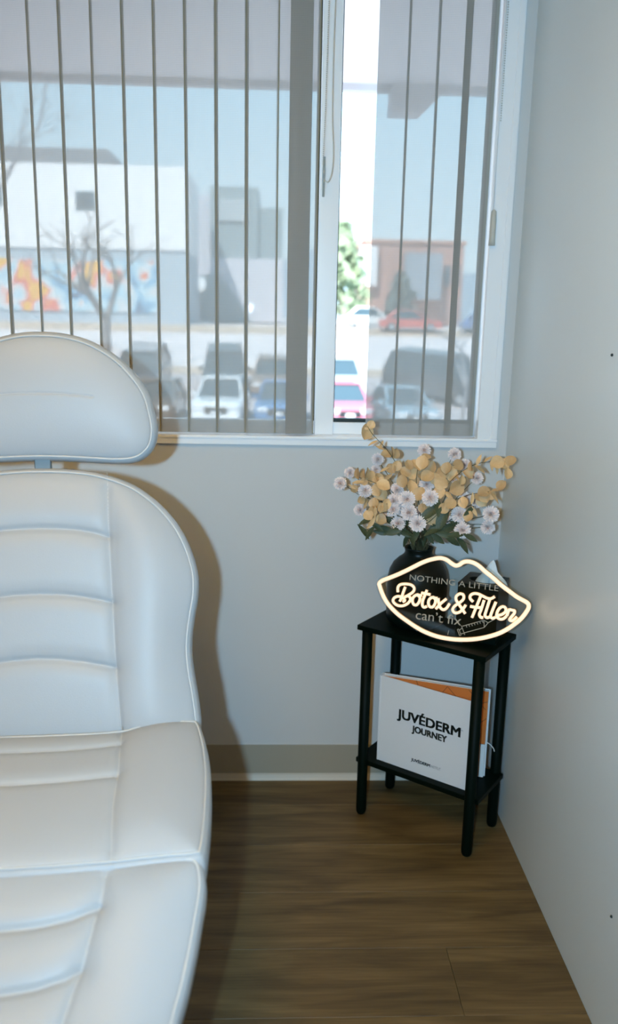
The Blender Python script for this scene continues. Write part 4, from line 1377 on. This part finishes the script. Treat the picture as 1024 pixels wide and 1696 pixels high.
def tree(loc, h, r, seed, label, m, spread=0.6, depth=4, group=None, first=0.42):
    rr = random.Random(seed)
    root = tag(empty('bare_tree', loc=loc), label, 'tree', group)
    tk = MB()
    br_ = MB()

    def grow(p, d, L_, rad, lev):
        pts = [p]
        q = p
        dd = d
        for i in range(4):
            dd = (dd + Vector((rr.uniform(-0.12, 0.12), rr.uniform(-0.12, 0.12), rr.uniform(-0.02, 0.1)))).normalized()
            q = q + dd * L_ / 4
            pts.append(q)
        (tk if lev == 0 else br_).tube(pts, [rad * (1 - 0.11 * i) for i in range(5)], 7 if lev < 2 else 4, caps=False)
        if lev >= depth:
            return
        for k in range(3 if lev < 2 else 2 + (rr.random() < 0.5)):
            a = rr.uniform(0, 2 * pi)
            ax = dd.orthogonal().normalized()
            ax.rotate(Matrix.Rotation(a, 3, dd))
            nd = (dd + ax * spread * rr.uniform(0.7, 1.4)).normalized()
            grow(pts[rr.choice((3, 4, 4))], nd, L_ * rr.uniform(0.62, 0.8) * (1.35 if lev == 0 and first < 0.4 else 1), rad * 0.5, lev + 1)
    grow(Vector((0, 0, -0.05)), Vector((0, 0, 1)), h * first, r, 0)
    tk.build('trunk', m, root, smooth=True)
    br_.build('branches', m, root, smooth=True)


tree((-8.5, 43.0, gz(43.0)), 9.4, 0.36, 5, 'bare pale-barked tree standing in front of the mural', M_bark, 0.8, 4, first=0.29)
tree((-16.2, 45, gz(45)), 15, 0.22, 9, 'tall bare tree at the left edge of the window view', M_bark2, 0.5, 5)
tree((5.5, 24.5, gz(24.5)), 4.6, 0.09, 14, 'small bare tree beside the parked dark van', M_bark2, 0.7, 5)
tree((3.4, 22.0, gz(22.0)), 2.4, 0.05, 21, 'low bare shrub-like tree left of the small tree by the dark van', M_bark2, 0.8, 5)


def bush(loc, rx, rz, seed, label, name='evergreen_tree', m=None):
    rr = random.Random(seed)
    root = tag(empty(name, loc=loc), label, 'tree')
    m = m or M_leafg
    mb = MB()
    for k in range(420):
        z = rr.random()
        rad = rx * (1 - z) ** 0.6 * rr.uniform(0.3, 1)
        a = rr.uniform(0, 2 * pi)
        c = Vector((rad * cos(a), rad * sin(a), rz * (0.12 + 0.88 * z)))
        s = rx * rr.uniform(0.16, 0.3)
        v = [c + Vector((rr.uniform(-1, 1), rr.uniform(-1, 1), rr.uniform(-1, 1))) * s for _ in range(4)]
        mb.add(v, [(0, 1, 2), (0, 2, 3), (0, 3, 1), (1, 3, 2)])
    mb.build('foliage', m, root)
    MB().tube([(0, 0, -0.05), (0, 0, rz * 0.5)], [rx * 0.09, rx * 0.05], 8).build('trunk', M_bark, root)


bush((5.5, 72, gz(72)), 2.6, 8.0, 4, 'pale green evergreen tree seen through the open window gap')
bush((9.4, 66, gz(66)), 1.6, 4.0, 6, 'dark shrub at the left foot of the brick building', m=mat('dark_shrub', (0.16, 0.19, 0.18), 0.9))

# ------------------------------------------------------------------ outside: cars
M_tire = mat('tyre', (0.03, 0.03, 0.035), 0.8)
M_rim = mat('wheel_rim', (0.5, 0.52, 0.54), 0.4, 0.6)
M_cglass = mat('car_glass', (0.06, 0.09, 0.11), 0.12)
M_lamp = mat('headlamp', (0.8, 0.82, 0.85), 0.15)


def car(loc, rz, color, L_, Wd, Hh, kind, label, group='parked cars outside the window', tilt=0.0):
    """front of the car looks along local -Y"""
    root = tag(empty('car', Matrix.Translation(loc) @ Matrix.Rotation(tilt, 4, 'X') @ Matrix.Rotation(rz, 4, 'Z')), label, 'car', group)
    m = mat('car_paint', color, 0.3, 0.1, coat=0.6)
    hl_ = L_ / 2
    belt = Hh * 0.58
    if kind == 'suv':
        side = [(-hl_, 0.35), (-hl_ + 0.02, belt * 0.82), (-hl_ + 0.15, belt * 0.95), (-hl_ + 1.05, belt), (hl_ - 0.05, belt), (hl_, 0.5), (hl_ - 0.03, 0.3), (-hl_ + 0.06, 0.28)]
        gh = [(-hl_ + 1.0, belt), (-hl_ + 1.6, Hh), (hl_ - 0.45, Hh), (hl_ - 0.1, belt)]
    else:
        side = [(-hl_, 0.32), (-hl_ + 0.03, belt * 0.78), (-hl_ + 0.2, belt * 0.9), (-hl_ + 1.25, belt), (hl_ - 0.75, belt), (hl_ - 0.05, belt * 0.92), (hl_, 0.5), (hl_ - 0.04, 0.3), (-hl_ + 0.06, 0.26)]
        gh = [(-hl_ + 1.2, belt), (-hl_ + 1.95, Hh), (hl_ - 1.25, Hh), (hl_ - 0.6, belt)]
    w = Wd / 2
    n = len(side)
    bm_ = MB()
    vs_ = []
    for s, k in ((-1, 0.9), (-1, 1.0), (1, 1.0), (1, 0.9)):
        for (y_, z_) in side:
            kk = 1.0 if k == 1.0 else 0.94
            cy = y_ * kk
            cz_ = 0.55 + (z_ - 0.55) * kk
            vs_.append((s * (w if k == 0.9 else w - 0.09), cy, cz_))
    # order: outer-left (shrunk), left, right, outer-right (shrunk)
    for r_ in range(3):
        for i in range(n):
            j = (i + 1) % n
            bm_.f.append((r_ * n + i, (r_ + 1) * n + i, (r_ + 1) * n + j, r_ * n + j))
    bm_.v = [tuple(v) for v in vs_]
    bm_.f.append(tuple(range(n)))
    bm_.f.append(tuple(range(3 * n, 4 * n))[::-1])
    bm_.build('car_body', m, root, smooth=False)
    # greenhouse (roof in body colour, glass around)
    wt, wbm = w * 0.74, w * 0.92
    g_ = MB()
    (y0, z0), (y1, z1_), (y2, z2), (y3, z3) = gh
    g_.add([(-wbm, y0, z0 - 0.02), (wbm, y0, z0 - 0.02), (wbm, y3, z3 - 0.02), (-wbm, y3, z3 - 0.02), (-wt, y1, z1_ - 0.06), (wt, y1, z1_ - 0.06), (wt, y2, z2 - 0.06), (-wt, y2, z2 - 0.06)],
           [(0, 3, 2, 1), (4, 5, 6, 7), (0, 1, 5, 4), (1, 2, 6, 5), (2, 3, 7, 6), (3, 0, 4, 7)])
    g_.build('windows', M_cglass, root)
    MB().box(-wt - 0.02, wt + 0.02, y1 - 0.06, y2 + 0.06, Hh - 0.07, Hh).build('roof_panel', m, root, bevel=0.025)
    for s in (-1, 1):
        pm = MB()
        pm.tube([(s * wbm, y0, z0), (s * wt, y1, z1_ - 0.05)], 0.045, 6)
        pm.build('pillar', m, root)
        pm = MB()
        pm.tube([(s * wbm, y3, z3), (s * wt, y2, z2 - 0.05)], 0.07, 6)
        pm.build('pillar', m, root)
        box('headlight', (s * (w - 0.3) - 0.2, s * (w - 0.3) + 0.2, -hl_ - 0.02, -hl_ + 0.12, belt * 0.62, belt * 0.8), M_lamp, root, bevel=0.02)
        box('mirror', (s * (w + 0.09) - 0.09, s * (w + 0.09) + 0.09, y0 + 0.25, y0 + 0.35, belt, belt + 0.16), m, root, bevel=0.02)
        for yy in (-hl_ + 0.85, hl_ - 0.85):
            wh = MB()
            wh.lathe([(0.1, -0.11), (0.30, -0.11), (0.34, -0.07), (0.34, 0.07), (0.30, 0.11), (0.1, 0.11)], 20)
            o = wh.build('wheel', M_tire, root, smooth=False, M=Matrix.Translation((s * (w - 0.1), yy, 0.34)) @ Matrix.Rotation(radians(90), 4, 'Y'))
            MB().lathe([(0.02, -0.115), (0.2, -0.118), (0.2, 0.118), (0.02, 0.115)], 14).build('rim', M_rim, o)
    box('grille', (-w * 0.45, w * 0.45, -hl_ - 0.015, -hl_ + 0.1, belt * 0.45, belt * 0.72), M_tire, root, bevel=0.01)
    box('bumper', (-w * 0.95, w * 0.95, -hl_ - 0.06, -hl_ + 0.1, 0.28, belt * 0.42), M_tire if kind == 'suv' else m, root, bevel=0.03)
    box('number_plate', (-0.16, 0.16, -hl_ - 0.075, -hl_ - 0.055, 0.42, 0.54), M_lamp, root)
    return root


zl = -2.4
TI = math.atan2(0.95, 8.8)
car((-6.05, 39.6, gz(39.6)), radians(-2), (0.07, 0.11, 0.15), 4.7, 1.95, 1.9, 'suv', 'dark teal van in the second parked row, left of the white car', tilt=TI)
car((-2.35, 40.0, gz(40.0)), radians(3), (0.09, 0.12, 0.14), 4.7, 1.95, 1.9, 'suv', 'dark van in the second parked row, directly behind the white car', tilt=TI)
car((3.0, 40.0, gz(40.0)), radians(3), (0.55, 0.57, 0.60), 4.5, 1.85, 1.6, 'sedan', 'silver car in the second parked row, seen above the red car in the window gap', tilt=TI)
car((-2.0, 32.6, zl), radians(-3), (0.86, 0.88, 0.9), 4.5, 1.80, 1.62, 'sedan', 'white car parked nose-in, seen just right of the chair headrest')
car((-4.5, 32.6, zl), radians(-2), (0.16, 0.14, 0.13), 4.5, 1.80, 1.5, 'sedan', 'dark brown car parked in the front row left of the white car')
car((-7.2, 32.8, zl), radians(-2), (0.42, 0.40, 0.40), 4.5, 1.80, 1.5, 'sedan', 'grey car parked farthest left, mostly behind the chair headrest')
car((-0.1, 40.2, gz(40.2)), radians(-3), (0.34, 0.24, 0.19), 4.5, 1.80, 1.5, 'sedan', 'brown car in the second parked row, right of the van behind the white car', tilt=TI)
car((0.25, 32.6, zl), radians(-3), (0.10, 0.24, 0.46), 4.4, 1.78, 1.5, 'sedan', 'blue car in the front row right of the white car')
car((2.55, 32.4, zl), radians(4), (0.62, 0.16, 0.22), 4.4, 1.78, 1.5, 'sedan', 'red car visible through the uncovered window gap')
car((7.4, 38.6, gz(38.6)), radians(52), (0.085, 0.10, 0.115), 4.9, 2.0, 2.1, 'suv', 'large dark van standing askew at the right of the window view', tilt=TI)
car((4.75, 31.8, zl), radians(8), (0.36, 0.50, 0.60), 4.3, 1.75, 1.42, 'sedan', 'light blue car parked in the front row below the dark van')
car((9.4, 60.5, gz(60.5)), radians(88), (0.6, 0.14, 0.12), 4.4, 1.78, 1.5, 'sedan', 'small red car far away on the street before the brick building')
car((15.2, 60.6, gz(60.6)), radians(92), (0.14, 0.24, 0.5), 4.4, 1.78, 1.5, 'sedan', 'small blue car far away on the street before the brick building')
car((7.0, 63.5, gz(63.5)), radians(80), (0.8, 0.82, 0.84), 4.4, 1.78, 1.5, 'sedan', 'white car far away below the pale evergreen tree')
